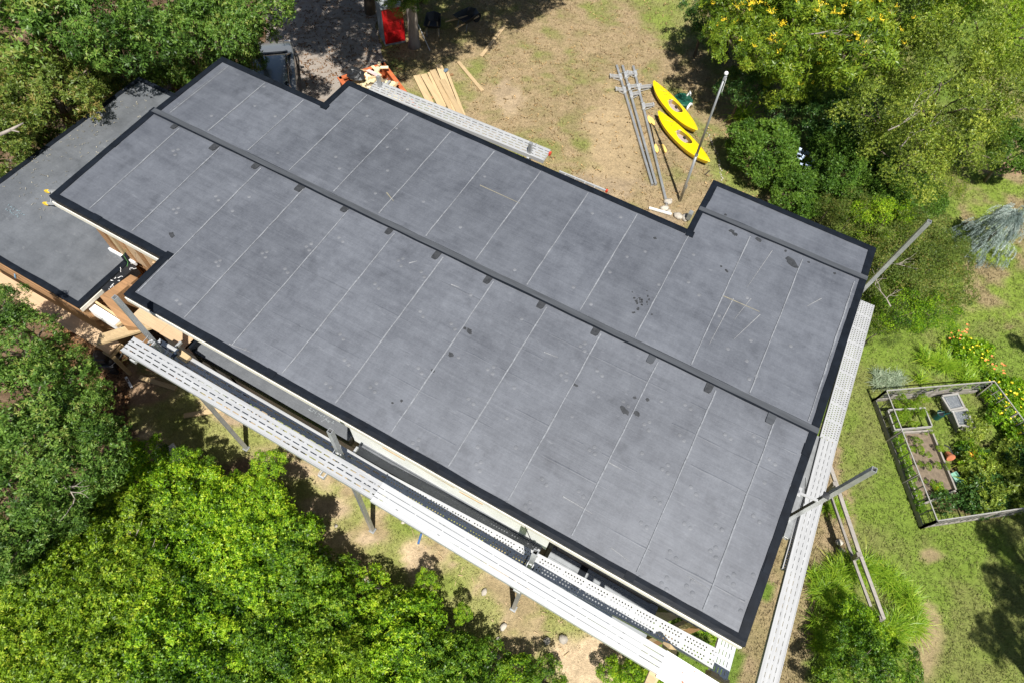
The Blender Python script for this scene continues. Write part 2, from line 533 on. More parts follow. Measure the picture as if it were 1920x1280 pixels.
# ------------------------------------------------------------------ the house
RH, YC, YD = 5.0, 4.42, 8.80
XL, YE, YH = 14.13, 9.92, 8.0
def zr(y):
    if y <= YC: return RH + .227 * y / YC
    if y <= YD: return RH + .227 + .004 * (y - YC)
    return RH + .244 - .036 * (y - YD)
def roof_pt(px, py):
    z = 5.1
    for _ in range(8):
        p = at(px, py, z)
        z = zr(p[1])
    return p
EPDM = epdm_mat('roof_membrane', (.043, .048, .060), (.128, .138, .158), (.24, .25, .265), .62, .56)
EPDM2 = epdm_mat('old_roof_membrane', (.050, .056, .064), (.130, .140, .153), (.34, .34, .33), .3, .62)
BAND = simple('flashing_black', (.006, .0085, .013), .55, 0, .35, 5, .3, spec=.22)
TAPE = simple('cover_tape', (.062, .067, .074), .52, 0, .22, 3, .25, (.4, 4, 1))
SEAMW = simple('seam_chalk', (.20, .21, .225), .85, 0, .3, 14, .1)
STAIN = simple('primer_stain', (.035, .037, .04), .55, 0, .4, 14, .1)
TRIM = simple('cream_fascia', (.72, .69, .60), .55, 0, .1, 8, .05)
WRAP = simple('white_wall_wrap', (.90, .90, .89), .6, 0, .1, 2.2, .25)
SHEATH = wood_mat('plywood_sheathing', (.42, .24, .115), .3, 'X', .12)
LUMBER = wood_mat('new_lumber', (.47, .345, .19), .2, 'X', .14)
LUMBERY = wood_mat('new_lumber_crosswise', (.50, .34, .165), .2, 'Y', .14)
PLY = wood_mat('pale_plywood', (.47, .33, .20), .15, 'X', .08)
BROWNW = wood_mat('brown_stud', (.30, .165, .075), .3, 'X', .15)
DARKWALL = simple('dark_siding_and_shade', (.045, .034, .028), .6, 0, .35, 5, .3)
BOARDG = simple('grey_deck', (.27, .285, .295), .6, 0, .15, 4, .15)
INSIDE = simple('dark_interior_shade', (.05, .04, .03), .9)
TAN = simple('wrap_tape', (.62, .42, .22), .6, 0, .15, 6, .1)

house = thing('house', 'long two storey house with a grey membrane flat roof edged in black', 'house', (0, 0, 0))
fxs = [-3.40, -2.36, -1.07, .21, 1.50, 2.79, 4.10, 5.42, 6.73, 8.06, 9.38, 10.71, 12.02, 13.30, XL]
bxs = [-3.34, -2.94, -1.70, -.43, .84, 2.15, 3.45, 4.75, 6.08, 7.41, 8.73, 10.05, 11.35, 12.65, 13.90, XL]
def ylow(x): return 1.125 if x < -.01 else 0.0
def yhigh(x): return 6.95 if x < .08 else (YH if x < 9.96 else YD)
def sheet(x0, x1, y0, y1, zf, lip=.0035):
    nx_, ny_ = 4, max(3, int((y1 - y0) / .5))
    vs, fs = [], []
    for j in range(ny_ + 1):
        for i in range(nx_ + 1):
            u = i / nx_
            x, y = x0 + (x1 - x0) * u, y0 + (y1 - y0) * j / ny_
            e = 0 if i in (0, nx_) or j in (0, ny_) else random.uniform(-.003, .004)
            vs.append((x, y, zf(y) + lip * (1 - u) + e))
    for j in range(ny_):
        for i in range(nx_):
            a = j * (nx_ + 1) + i
            fs.append((a, a + 1, a + nx_ + 2, a + nx_ + 1))
    n = len(vs)                                          # lap edge stepping down to the sheet beside it
    for j in range(ny_ + 1):
        x, y, z = vs[j * (nx_ + 1)]
        vs += [(x, y, z), (x, y, z - lip - .012)]
    for j in range(ny_): fs.append((n + 2 * j, n + 2 * j + 2, n + 2 * j + 3, n + 2 * j + 1))
    return MB().add(vs, fs)
def seam_line(x, y0, y1, zf, w=.028):
    m = MB()
    n = max(4, int((y1 - y0) / .25))
    pts = [y0 + (y1 - y0) * i / n for i in range(n + 1)]
    vs, fs = [], []
    for i, y in enumerate(pts):
        ww = w * random.uniform(.55, 1.15)
        o = random.uniform(-.006, .006)
        vs += [(x + o - ww / 2, y, zf(y) + .0155), (x + o + ww / 2, y, zf(y) + .0155)]
    for i in range(n): fs.append((2 * i, 2 * i + 1, 2 * i + 3, 2 * i + 2))
    return m.add(vs, fs)
def split_x(xs, brk):
    return [(a, b) for a, b in zip(xs[:-1], xs[1:])]
for x0, x1 in split_x(fxs, 0):
    segs = [(x0, x1)] if not (x0 < 0 < x1) else [(x0, 0.0), (0.0, x1)]
    if len(segs) == 1: sheet(x0, x1, ylow((x0 + x1) / 2), YC, zr).build('membrane_sheet', EPDM, house, True)
    else:
        m = sheet(x0, 0.0, 1.125, YC, zr)
        m2 = sheet(0.0, x1, 0, YC, zr, .0)
        m.add(m2.v, m2.f).build('membrane_sheet', EPDM, house, True)
for x0, x1 in split_x(bxs, 0):
    cuts = [c for c in (.08, 9.96) if x0 < c < x1]
    e = [x0] + cuts + [x1]
    m = MB()
    for a_, b_ in zip(e[:-1], e[1:]):
        q = sheet(a_, b_, YC, yhigh((a_ + b_) / 2), zr, .0035 if a_ == x0 else 0)
        m.add(q.v, q.f)
    m.build('membrane_sheet', EPDM, house, True)
sheet(9.96, XL, YD, YE, zr, 0).build('membrane_sheet', EPDM, house, True)
for x in fxs[1:-1]:
    seam_line(x, ylow(x) + .2, YC - .14, zr).build('lap_seam', SEAMW, house)
for x in bxs[1:-1]:
    seam_line(x, YC + .16, yhigh(x) - .2, zr).build('lap_seam', SEAMW, house)
# insulation board joints telegraphing through
rj = random.Random(15)
for y in (.62, 1.27, 1.86, 2.5, 3.12, 3.72):
    x = .3
    while x < 13.6:
        L = rj.uniform(.6, 2.6)
        if rj.random() < .55 + .03 * x:
            x1 = min(13.9, x + L)
            vs, fs = [], []
            n = max(3, int((x1 - x) / .2))
            for i in range(n + 1):
                xx = x + (x1 - x) * i / n
                yy = y + .14 * (xx / 14 - .5) + rj.uniform(-.006, .006)
                e = 0 if i in (0, n) else rj.uniform(-.001, .0015)
                vs += [(xx, yy - .02, zr(yy) + .002), (xx, yy, zr(yy) + .0055 + e), (xx, yy + .02, zr(yy) + .002)]
            for i in range(n):
                a = 3 * i
                fs += [(a, a + 3, a + 4, a + 1), (a + 1, a + 4, a + 5, a + 2)]
            MB().add(vs, fs).build('board_joint', EPDM, house, True)
        x += L + rj.uniform(0, .6)
# faint twin seam lines near the two gable edges, chalk along the tape
for x, y0, y1 in ((13.86, YC + .2, YD - .2), (-3.05, YC + .2, 6.7)):
    seam_line(x + .05, y0, y1, zr, .012).build('lap_seam', SEAMW, house)

def edge_band(p, q, side, w=.15, drop=.07, jag=.006):
    """Black flashing along the edge p-q; 'side' is the inward unit vector; folds down over the outside."""
    L = math.hypot(q[0] - p[0], q[1] - p[1])
    n = max(4, int(L / .22))
    vs, fs = [], []
    k = 0.0
    for i in range(n + 1):
        t = i / n
        x, y = p[0] + (q[0] - p[0]) * t, p[1] + (q[1] - p[1]) * t
        k = .7 * k + random.uniform(-jag, jag)
        wi = w + k + .006 * math.sin(t * L * 1.1 + p[0])
        o = -.012
        X0, Y0 = x + side[0] * o, y + side[1] * o
        X1, Y1 = x + side[0] * wi, y + side[1] * wi
        Xm, Ym = x + side[0] * wi * .42, y + side[1] * wi * .42
        vs += [(X0, Y0, zr(y) - drop), (X0, Y0, zr(y) + .016 + random.uniform(0, .004)), (Xm, Ym, zr(Ym) + .022 + random.uniform(-.002, .005)), (X1, Y1, zr(Y1) + .0185), (X1, Y1, zr(Y1) + .002)]
    for i in range(n):
        for j in range(4):
            a = i * 5 + j
            fs.append((a, a + 1, a + 6, a + 5))
    return MB().add(vs, fs)
W = .15
bands = [((-3.4, 1.125), (.0, 1.125), (0, 1)), ((0, 0), (0, 1.125 + W), (1, 0)), ((0, 0), (XL, 0), (0, 1)), ((XL, 0), (XL, YE), (-1, 0)),
         ((9.96, YE), (XL, YE), (0, -1)), ((9.96, YH), (9.96, YE), (1, 0)), ((.08, YH), (9.96, YH), (0, -1)), ((.08, 6.95 - W), (.08, YH), (1, 0)), ((-3.34, 6.95), (.08, 6.95), (0, -1)),
         ((-3.34, YC), (-3.34, 6.95), (1, 0)), ((-3.42, 1.125), (-3.40, YC), (1, 0))]
for p, q, s_ in bands:
    edge_band(p, q, s_).build('edge_band', BAND, house, False)
for (x, y), sy in (((0, 1.125), 1), ((9.96, YH), -1), ((.08, 6.95), -1)):       # patches where the edge turns inwards
    MB().prism(([(x, y), (x + .19, y + .02), (x + .18, y + .20), (x + .01, y + .19)] if sy > 0 else [(x, y), (x + .02, y - .19), (x + .20, y - .18), (x + .19, y - .01)]), zr(y) - .02, zr(y) + .033).build('corner_patch', BAND, house)

rl = random.Random(44)
for p, q, s_ in bands:                                       # laps where one length of flashing runs over the next
    L = math.hypot(q[0] - p[0], q[1] - p[1])
    t = rl.uniform(.8, 2.2)
    while t < L - .4:
        dx, dy = (q[0] - p[0]) / L, (q[1] - p[1]) / L
        x, y = p[0] + dx * t, p[1] + dy * t
        a, b_ = rl.uniform(.08, .16), W + rl.uniform(-.03, .012)
        pts = [(x - dx * a + s_[0] * .0, y - dy * a + s_[1] * .0), (x + dx * a, y + dy * a), (x + dx * (a + rl.uniform(-.02, .02)) + s_[0] * b_, y + dy * a + s_[1] * b_), (x - dx * a + s_[0] * b_, y - dy * (a + rl.uniform(-.02, .02)) + s_[1] * b_)]
        MB().prism(pts, 4.99, 0, lambda X, Y: zr(Y) + .030).build('flashing_lap', BAND, house)
        t += rl.uniform(2.4, 4.2)
def ridge_tape(y, x0, x1, w, mat, dz=.026, edge=True):
    n = int((x1 - x0) / .5)
    vs, fs = [], []
    for i in range(n + 1):
        x = x0 + (x1 - x0) * i / n
        yy = y + .03 * (i / n - .5) + random.uniform(-.008, .008)
        vs += [(x, yy - w / 2, zr(yy) + .01), (x, yy - w / 2, zr(yy) + dz), (x, yy + w / 2, zr(yy) + dz), (x, yy + w / 2, zr(yy) + .01)]
    for i in range(n):
        for j in range(3):
            a = 4 * i + j
            fs.append((a, a + 4, a + 5, a + 1) if False else (a, a + 1, a + 5, a + 4))
    return MB().add(vs, fs)
ridge_tape(YC + .015, -3.42, XL + .01, .18, BAND, .023).build('ridge_underlay', BAND, house)
ridge_tape(YC + .03, -3.36, XL + .014, .135, TAPE, .029).build('ridge_cover_tape', TAPE, house)
ridge_tape(YD + .0, 9.98, XL + .01, .17, BAND, .023).build('ridge_underlay', BAND, house)
ridge_tape(YD + .015, 9.97, XL + .014, .13, TAPE, .029).build('ridge_cover_tape', TAPE, house)
for x in fxs[1:-1]:                                          # dark T-joint patches below the tape
    a_ = random.uniform(-.04, .04)
    w, h = random.uniform(.13, .19), random.uniform(.14, .22)
    y = YC - .08
    MB().prism([(x - .2 + a_, y + .06), (x - .2 + w + a_, y + .06), (x - .21 + w + a_, y - h + .05), (x - .24 + w + a_, y - h), (x - .19 + a_, y - h), (x - .2 + a_, y - h + .04)], zr(y) + .004, zr(y) + .0215).build('joint_patch', TAPE if random.random() < .35 else STAIN, house)
# round fastener plates pressing up through the membrane
fp = MB()
def dome(x, y, r=.045, h=.0038):
    z = zr(y) + .006
    vs = []
    for rr, hh in ((1.0, -.004), (.72, h * .75), (.35, h)):
        for k in range(9):
            t = 2 * math.pi * k / 9
            vs.append((x + r * rr * math.cos(t), y + r * rr * math.sin(t), z + hh))
    fs = [(k, (k + 1) % 9, 9 + (k + 1) % 9, 9 + k) for k in range(9)] + [(9 + k, 9 + (k + 1) % 9, 18 + (k + 1) % 9, 18 + k) for k in range(9)] + [tuple(range(18, 27))]
    fp.add(vs, fs)
r_ = random.Random(3)
for i, (x0, x1) in enumerate(zip(fxs[1:-1], fxs[2:])):
    for y in (.45, 1.0, 1.65, 2.25, 2.95, 3.6):
        for u in (.3, .74):
            if r_.random() < .32 + .05 * (12 - i): continue
            x, yy = x0 + (x1 - x0) * u + r_.uniform(-.12, .12), y + r_.uniform(-.14, .14) + .3 * (u - .5)
            if x < 0 and yy < 1.5: continue
            for k in range(r_.choice((1, 2, 2, 3))):
                dome(x + (0, .13, .06)[k] + r_.uniform(-.01, .01), yy + (0, -.05, .11)[k] + r_.uniform(-.02, .02))
for k in range(36): dome(r_.uniform(-2.5, 13.5), r_.uniform(4.8, 7.6))
for k in range(30): dome(r_.uniform(6, 14.0), .11 + r_.uniform(-.03, .06), .03, .008)
for k in range(12): dome(XL - .1, r_.uniform(.2, 2.4), .03, .008)
tag(fp.build('fastener_plate', epdm_mat('plate_membrane', (.060, .065, .075), (.150, .158, .174), (.22, .225, .23), .3, .8), house, True), kind='stuff')
# dark primer spots and scuffs (flat marks on the membrane)
def blot(px, py, r, lobes=9, el=1.0, ang=0.0, nm='primer_stain', mt=None):
    c = roof_pt(px, py)
    pts = []
    ph = random.uniform(0, 6)
    for k in range(lobes * 2):
        t = math.pi * k / lobes
        rr = r * (random.uniform(.65, 1.15))
        dx, dy = rr * el * math.cos(t), rr * math.sin(t)
        pts.append((c[0] + dx * math.cos(ang) - dy * math.sin(ang), c[1] + dx * math.sin(ang) + dy * math.cos(ang)))
    MB().prism(pts, zr(c[1]) + .002, zr(c[1]) + .012, lambda x, y: zr(y) + .0125).build(nm, mt or STAIN, house)
for a_ in ((880, 621, .055, 1.6), (872, 616, .035, 1.2), (845, 665, .06, 1.1), (1228, 447, .035, 1.2), (753, 751, .03, 1), (1170, 768, .06, 2.4), (1222, 590, 0.02, 1),
           (322, 441, .06, 1.5), (1080, 722, .03, 2.0), (1194, 775, .05, 1.7), (1422, 450, .06, 1.6), (1484, 492, .09, 2.2), (736, 755, .02, 1.4), (812, 695, .03, 1.8), (1214, 749, .04, 1),
           (1360, 403, .03, 1.3), (1362, 508, .03, 1.8), (1352, 500, .025, 1.2), (1516, 492, .03, 1), (1565, 513, .03, 1), (1473, 471, .03, 1), (1372, 434, .05, 1.6), (1378, 440, .05, 1.4), (1190, 745, .03, 1.4)):
    blot(a_[0], a_[1], a_[2], 8, a_[3], random.uniform(-.6, .3))
for k in range(26): blot(1200 + random.gauss(0, 9), 568 + random.gauss(0, 9), random.uniform(.008, .025), 5, 1.5, random.uniform(0, 3))
# chalk scratches and grease-pencil lines
SCR = simple('pale_scratch', (.24, .245, .25), .8, 0, .3, 20, 0)
SCRY = simple('yellow_chalk', (.24, .22, .16), .8, 0, .3, 20, 0)
def scratch(a_, b_, w, mt):
    p, q = roof_pt(*a_), roof_pt(*b_)
    d = Vector((q[0] - p[0], q[1] - p[1]))
    s_ = Vector((-d.y, d.x)).normalized() * w / 2
    pts = [(p[0] - s_.x, p[1] - s_.y), (q[0] - s_.x * .3, q[1] - s_.y * .3), (q[0] + s_.x * .3, q[1] + s_.y * .3), (p[0] + s_.x, p[1] + s_.y)]
    MB().prism(pts, 5.0, 5.0, lambda x, y: zr(y) + .013).build('scratch', mt, house)
for a_, b_, w, mt in (((900, 348), (975, 382), .02, SCRY), ((1355, 555), (1424, 585), .022, SCRY), ((725, 362), (738, 378), .03, SCRY), ((1408, 560), (1376, 600), .015, SCR), ((1375, 560), (1330, 645), .02, SCR),
                      ((1425, 590), (1376, 636), .02, SCR), ((1448, 470), (1400, 540), .014, SCR), ((1540, 560), (1512, 575), .02, SCR), ((430, 645), (470, 660), .012, SCR), ((846, 534), (862, 540), .02, SCR), ((767, 494), (782, 490), .02, SCR),
                      ((1020, 660), (1046, 670), .014, SCR), ((1140, 866), (1166, 880), .02, SCR), ((1055, 930), (1110, 962), .02, SCR), ((1145, 1026), (1180, 1052), .015, SCR), ((1290, 1080), (1330, 1105), .01, SCR)):
    scratch(a_, b_, w, mt)

# deck below the membrane, fascias and soffit
outline = [(-3.38, 1.14), (.02, 1.14), (.02, .02), (XL - .02, .02), (XL - .02, YE - .02), (9.98, YE - .02), (9.98, YH - .02), (.06, YH - .02), (.06, 6.93), (-3.32, 6.93)]
rd = MB()
for xa, xb_, ya, yb in ((-3.38, .02, 1.14, YC), (.02, XL - .02, .02, YC), (-3.32, .06, YC, 6.93), (.06, XL - .02, YC, YH - .02), (9.98, XL - .02, YH - .02, YD), (9.98, XL - .02, YD, YE - .02)):
    rd.prism([(xa, ya), (xb_, ya), (xb_, yb), (xa, yb)], 4.70, 0, lambda x, y: zr(y) - .012)
rd.build('roof_deck', INSIDE, house)
for p, q in (((-3.40, 1.12), (-.03, 1.12)), ((.0, -.0), (XL - .01, 0))):
    MB().beam((p[0], p[1] - .025, 4.86), (q[0], q[1] - .025, 4.86), .022, .145).build('fascia', TRIM, house)
MB().beam((-.022, .0, 4.86), (-.022, 1.09, 4.86), .022, .145).build('fascia', TRIM, house)
MB().beam((XL + .02, .02, 4.86), (XL + .02, YE, 4.86), .022, .15).build('fascia', TRIM, house)
MB().beam((9.98, YE + .02, 4.9), (XL, YE + .02, 4.9), .022, .15).build('fascia', TRIM, house)
MB().beam((.1, YH + .02, 4.9), (9.94, YH + .02, 4.9), .022, .15).build('fascia', TRIM, house)
MB().beam((-3.3, 6.97, 4.9), (.05, 6.97, 4.9), .022, .15).build('fascia', TRIM, house)
MB().beam((-3.42, 1.2, 4.88), (-3.40, 6.9, 4.88), .022, .15).build('fascia', TRIM, house)
# walls
MB().bbox(.25, 10.38, .49, 7.6, 0, 4.68).build('wall', DARKWALL, house)  # near-black colour stands for the deep shadow between ledge and planks
MB().bbox(10.42, XL - .35, .895, 9.4, 0, 4.69).build('wall', DARKWALL, house)
MB().bbox(-3.1, .22, 1.5, 6.6, 0, 4.67).build('wall', SHEATH, house)
# white wrapped wall face with tan tape above the narrow ledge
MB().bbox(5.68, 10.39, .10, .44, 3.55, 4.69).build('wall_wrap', WRAP, house)
for a_, b_ in (((717, 838), (759, 862)), ((766, 864), (852, 914)), ((861, 921), (905, 945))):
    def on_wall(px, py):
        z = 4.4
        lo, hi = 3.0, 4.9
        for _ in range(30):
            z = (lo + hi) / 2
            if at(px, py, z)[1] > .095: lo = z
            else: hi = z
        return at(px, py, z)
    p, q = on_wall(*a_), on_wall(*b_)
    MB().beam((p[0], .098, p[2]), (q[0], .098, q[2]), .006, .06).build('wrap_tape', TAN, house)
# the ledge roofs under the overhang
for x0, x1, z, y0, y1 in ((1.40, 5.66, 3.80, -.04, .42), (5.86, 10.30, 3.62, -.14, .098)):
    MB().bbox(x0, x1, y0 + .01, y1, z - .35, z - .01).build('ledge_box', DARKWALL, house)
    MB().bbox(x0 - .01, x1 + .01, y0, y1, z - .008, z + .012).build('ledge_membrane', EPDM2, house)
    MB().bbox(x0, x1, y0 - .012, y0 - .002, z - .16, z + .02).build('ledge_flashing', BAND, house)
MB().bbox(1.34, 1.40, -.05, .42, 3.3, 4.0).build('ledge_flashing', BAND, house)
MB().bbox(5.9, 10.25, .075, .097, 3.635, 3.70).build('ledge_flashing', EPDM2, house)
MB().beam((4.9, .03, 3.815), (5.05, .36, 3.815), .02, .004).build('lap_seam', SEAMW, house)
MB().bbox(.5, 10.4, .44, .48, 0, 3.0).build('wall', DARKWALL, house)  # lower front, shadow under the staging put into the wall colour
# recessed porch at the right: grey deck, dark wall with openings
PZ = .9
MB().bbox(10.45, 13.30, -.4, .89, PZ - .10, PZ - .02).build('porch_deck', BOARDG, house)
for k in range(10):
    MB().bbox(10.45, 13.30, -.4 + k * .131, -.4 + k * .131 + .124, PZ - .02, PZ).build('deck_board', BOARDG, house)
MB().bbox(10.42, 10.50, .12, .89, 0, 4.5).build('porch_return_wall', BAND, house)
MB().bbox(10.6, 13.10, .86, .89, PZ + .01, PZ + .9).build('wall_panel', DARKWALL, house)
MB().bbox(11.30, 11.48, .1, .85, PZ + .002, PZ + .03).build('door_mat', BAND, house)
MB().beam((10.6, -.035, 4.735), (XL - .6, -.035, 4.735), .02, .05).build('gutter_strip', BAND, house)
MB().bbox(13.42, 13.54, .20, .32, 0, 4.66).build('porch_post', LUMBER, house)
MB().bbox(13.54, 13.70, .22, .34, 0, 4.60).build('porch_post', BROWNW, house)

# ------------------------------------------------------------------ the low wing at the left
wing = thing('low_wing', 'lower flat roofed wing at the left with scuffed black roof', 'building', (-7.45, -.3, 0))
def wv(m):
    m.v = [(x + 7.45, y + .3, z) for x, y, z in m.v]
    return m
LZ = 3.0
lw = (-7.45, -2.42, -.32, 6.76)
wv(MB().bbox(lw[0] + .06, lw[1] - .06, lw[2] + .06, lw[3] - .06, 0, LZ - .16)).build('wall', SHEATH, wing)
m = MB(); nx_, ny_ = 10, 14
lzs = [lw[0], -6.2, -4.95, -3.7, lw[1]]
for a_, b_ in zip(lzs[:-1], lzs[1:]):
    q = sheet(a_, b_, lw[2], lw[3], lambda y: LZ)
    wv(q).build('membrane_sheet', EPDM2, wing, True)
wv(MB().bbox(lw[0] + .01, lw[1] - .01, lw[2] + .01, lw[3] - .01, LZ - .16, LZ - .012)).build('roof_deck', BROWNW, wing)
zr_main = zr
zr = lambda y: LZ
for p, q, s_ in (((lw[0], lw[2]), (lw[1], lw[2]), (0, 1)), ((lw[1], lw[2]), (lw[1], 1.5), (-1, 0)), ((lw[0], lw[3]), (-3.0, lw[3]), (0, -1)), ((lw[0], lw[2]), (lw[0], lw[3]), (1, 0))):
    wv(edge_band(p, q, s_, .14, .05, .008)).build('edge_band', BAND, wing)
zr = zr_main
wv(MB().beam((lw[1] + .02, lw[2], LZ - .11), (lw[1] + .02, 1.42, LZ - .11), .03, .12)).build('fascia', TRIM, wing)
wv(MB().beam((lw[0], lw[2] - .02, LZ - .11), (lw[1], lw[2] - .02, LZ - .11), .03, .10)).build('fascia', BROWNW, wing)
wv(MB().bbox(-2.52, -2.38, 1.28, 1.62, LZ, LZ + .22)).build('corner_patch', BAND, wing)
# faded printing rolled onto the membrane
def faded_print(px, py, z, ang, rows, parent, off, mt):
    """Worn print, no longer legible: rows of short broken strokes."""
    p = at(px, py, z)
    m = MB()
    r2 = random.Random(int(px))
    u, v = Vector((math.cos(ang), math.sin(ang), 0)), Vector((-math.sin(ang), math.cos(ang), 0))
    for r, (n, sh) in enumerate(rows):
        for k in range(n):
            c = Vector((p[0] - off[0], p[1] - off[1], z + .014)) + u * (sh + k * .075) - v * r * .12
            for s_ in range(3):
                a = c + u * r2.uniform(-.02, .03) + v * r2.uniform(-.03, .03)
                t = r2.choice((u, v, (u + v).normalized(), v))
                m.beam(a, a + t * r2.uniform(.02, .05), .011, .002)
    m.build('faded_print', mt, parent)
PRINT = simple('blue_grey_print', (.20, .27, .30), .8, 0, .4, 30, 0)
faded_print(16, 386, LZ, -.03, ((9, 0), (7, .06)), wing, (-7.45, -.3), PRINT)
PRINT2 = simple('grey_print', (.27, .30, .31), .8, 0, .4, 30, 0)
faded_print(580, 767, 3.80, -.02, ((9, 0),), house, (0, 0), PRINT2)
# ------------------------------------------------------------------ aluminium staging round the house
ALUW = simple('sun_glare_aluminium', (.53, .535, .53), .40, 0.15, .13, 2.0, .08, (.4, 8, 1), spec=.6)  # paler than the other planks, sun glare put into its colour
ALU = simple('white_aluminium', (.45, .455, .455), .42, 0.2, .15, 2.0, .08, (.4, 8, 1), spec=.6)
ALU2 = simple('pale_aluminium', (.62, .64, .65), .40, .25, .12, 3.0, .08, (.4, 8, 1))
GALV = simple('grey_aluminium_pole', (.42, .43, .43), .42, .55, .18, 4, .1)
GALVD = simple('weathered_pole', (.30, .31, .31), .5, .45, .25, 5, .1)
STEEL = simple('galvanised_bracket', (.55, .56, .56), .42, .5, .2, 9, .1)
BLACKP = simple('black_plastic', (.018, .019, .021), .38, 0, .3, 8, .2)
REDM = simple('red_end', (.55, .06, .03), .5, 0, .2, 9, .05)
YEL = simple('yellow_plastic_cap', (.80, .52, .02), .45, 0, .1, 9, .02)

def slotted_mesh(L, w, nrow, slot=.15, gap=.055, sw=.022):
    """Deck of nrow+1 boards parted by rows of slots; returns (list of boards, ties)."""
    out, ties = [], MB()
    bw = (w - nrow * sw) / (nrow + 1)
    for k in range(nrow + 1):
        y = -w / 2 + k * (bw + sw)
        out.append(MB().bbox(0, L, y, y + bw, -.007, 0))
        if k < nrow:
            x = .1 + .16 * (k % 2)
            while x < L:
                ties.bbox(x, min(L, x + gap), y + bw - .001, y + bw + sw + .001, -.006, -.001)
                x += slot + gap
    return out, ties
def holed_mesh(L, w, nstrip, pitch=.060, r=.0155):
    out = []
    m = MB()
    sw = w / nstrip
    per = 8
    for s_ in range(nstrip):
        y0 = -w / 2 + s_ * sw
        m = MB()
        band = 2 * pitch
        ya, yb = y0 + (sw - band) / 2, y0 + (sw + band) / 2
        m.add([(0, y0, 0), (L, y0, 0), (L, ya, 0), (0, ya, 0)], [(0, 1, 2, 3)])
        m.add([(0, yb, 0), (L, yb, 0), (L, y0 + sw, 0), (0, y0 + sw, 0)], [(0, 1, 2, 3)])
        n = int(L / pitch)
        for row in range(2):
            for i in range(n):
                x0, x1 = i * L / n, (i + 1) * L / n
                yl, yh = ya + row * pitch, ya + (row + 1) * pitch
                cx, cy = (x0 + x1) / 2 + (.01 if row else -.01), (yl + yh) / 2
                if i % per == per - 1:
                    m.add([(x0, yl, 0), (x1, yl, 0), (x1, yh, 0), (x0, yh, 0)], [(0, 1, 2, 3)])
                    continue
                o = [(x0, yl), ((x0 + x1) / 2, yl), (x1, yl), (x1, (yl + yh) / 2), (x1, yh), ((x0 + x1) / 2, yh), (x0, yh), (x0, (yl + yh) / 2)]
                h = [(cx + r * math.cos(math.radians(225 + 45 * k)), cy + r * math.sin(math.radians(225 + 45 * k))) for k in range(8)]
                m.add([(*p, 0) for p in o] + [(*p, 0) for p in h] + [(*p, -.012) for p in h],
                      [(k, (k + 1) % 8, 8 + (k + 1) % 8, 8 + k) for k in range(8)] + [(8 + k, 8 + (k + 1) % 8, 16 + (k + 1) % 8, 16 + k) for k in range(8)])
        out.append(m)
    return out
def plank(label, a, b, w, style='slot', rows=3, mat=None, rail=.11, name='staging_plank', slot=.15, gap=.055, sw=.022, z_tilt=0, group=None):
    """Aluminium staging plank from a to b (centre line, top face)."""
    mat = mat or ALU
    a, b = Vector(a), Vector(b)
    d = b - a
    L = d.length
    t = thing(name, label, 'staging plank', a, rot=(0, -math.asin(d.z / L), math.atan2(d.y, d.x)), group=group)
    if style == 'slot':
        bs, ties = slotted_mesh(L, w, rows, slot, gap, sw)
        for m in bs: m.build('deck_board', mat, t)
        tag(ties.build('slot_tie', mat, t), kind='stuff')
    elif style == 'holes':
        for m in holed_mesh(L, w, rows): m.build('perforated_deck', mat, t)
    else:
        MB().bbox(0, L, -w / 2, w / 2, -.03, 0).build('deck_board', mat, t)
    for s_ in (-1, 1):
        y = s_ * (w / 2 + .009)
        MB().bbox(-.004, L + .004, y - .008, y + .008, -rail, .006).build('side_rail', mat, t)
        MB().bbox(-.004, L + .004, y - s_ * .03 - .02, y - s_ * .03 + .02, -rail - .01, -rail - .001).build('rail_flange', mat, t)
    for x in (0, L):
        MB().bbox(x - .012, x + .012, -w / 2, w / 2, -.075, -.036).build('end_channel', STEEL, t)
    x = .5
    while x < L - .3:
        MB().bbox(x - .02, x + .02, -w / 2 + .01, w / 2 - .01, -.09, -.04).build('cross_rung', mat, t)
        x += .9
    return t
ZA, ZB = 5.12, 4.45
def mid(p, q, z):
    return (at(*p, z) + at(*q, z)) / 2
# outer bench, hung outside the poles
a, b = mid((247, 636.6), (229.6, 651), ZA), mid((717, 911), (705, 932), ZA)
plank('white slotted aluminium plank, outermost at the left of the front staging', a, b + (b - a) / 6 * .02, .33, rows=3)
a, b = mid((712, 909), (700, 932), ZA + .05), mid((1249, 1226), (1236.6, 1258), ZA + .05)
plank('bright white aluminium plank running right to the painted board on the front staging', a, b, .37, rows=3, slot=.55, gap=.03, sw=.010, mat=ALUW)
# inner working platform
plank('slotted aluminium plank beside the ledge roof, inner side of the front staging', (1.0, -.525, ZB), (7.10, -.565, ZB), .40, rows=3)
plank('perforated aluminium plank with round holes along the front of the house', (7.02, -.535, ZB + .05), (13.89, -.315, ZB + .05), .31, 'holes', 2, mat=ALUW)
plank('plain aluminium plank lying in shade between the perforated plank and the bright one', (7.2, -.80, ZB - .04), (12.0, -.66, ZB - .04), .22, 'solid', mat=ALU2)
# plank at the back
a, b = mid((707, 151), (690, 168), 4.5), mid((1031, 280.5), (1019.6, 302), 4.5)
bp = plank('white slotted plank of staging along the back edge of the roof', a, b, .44, rows=4)
MB().box(((b - a).length if hasattr(b - a, 'length') else float(np.linalg.norm(b - a)) + .03, .15, -.06), (.06, .10, .08)).build('end_cap', REDM, bp)
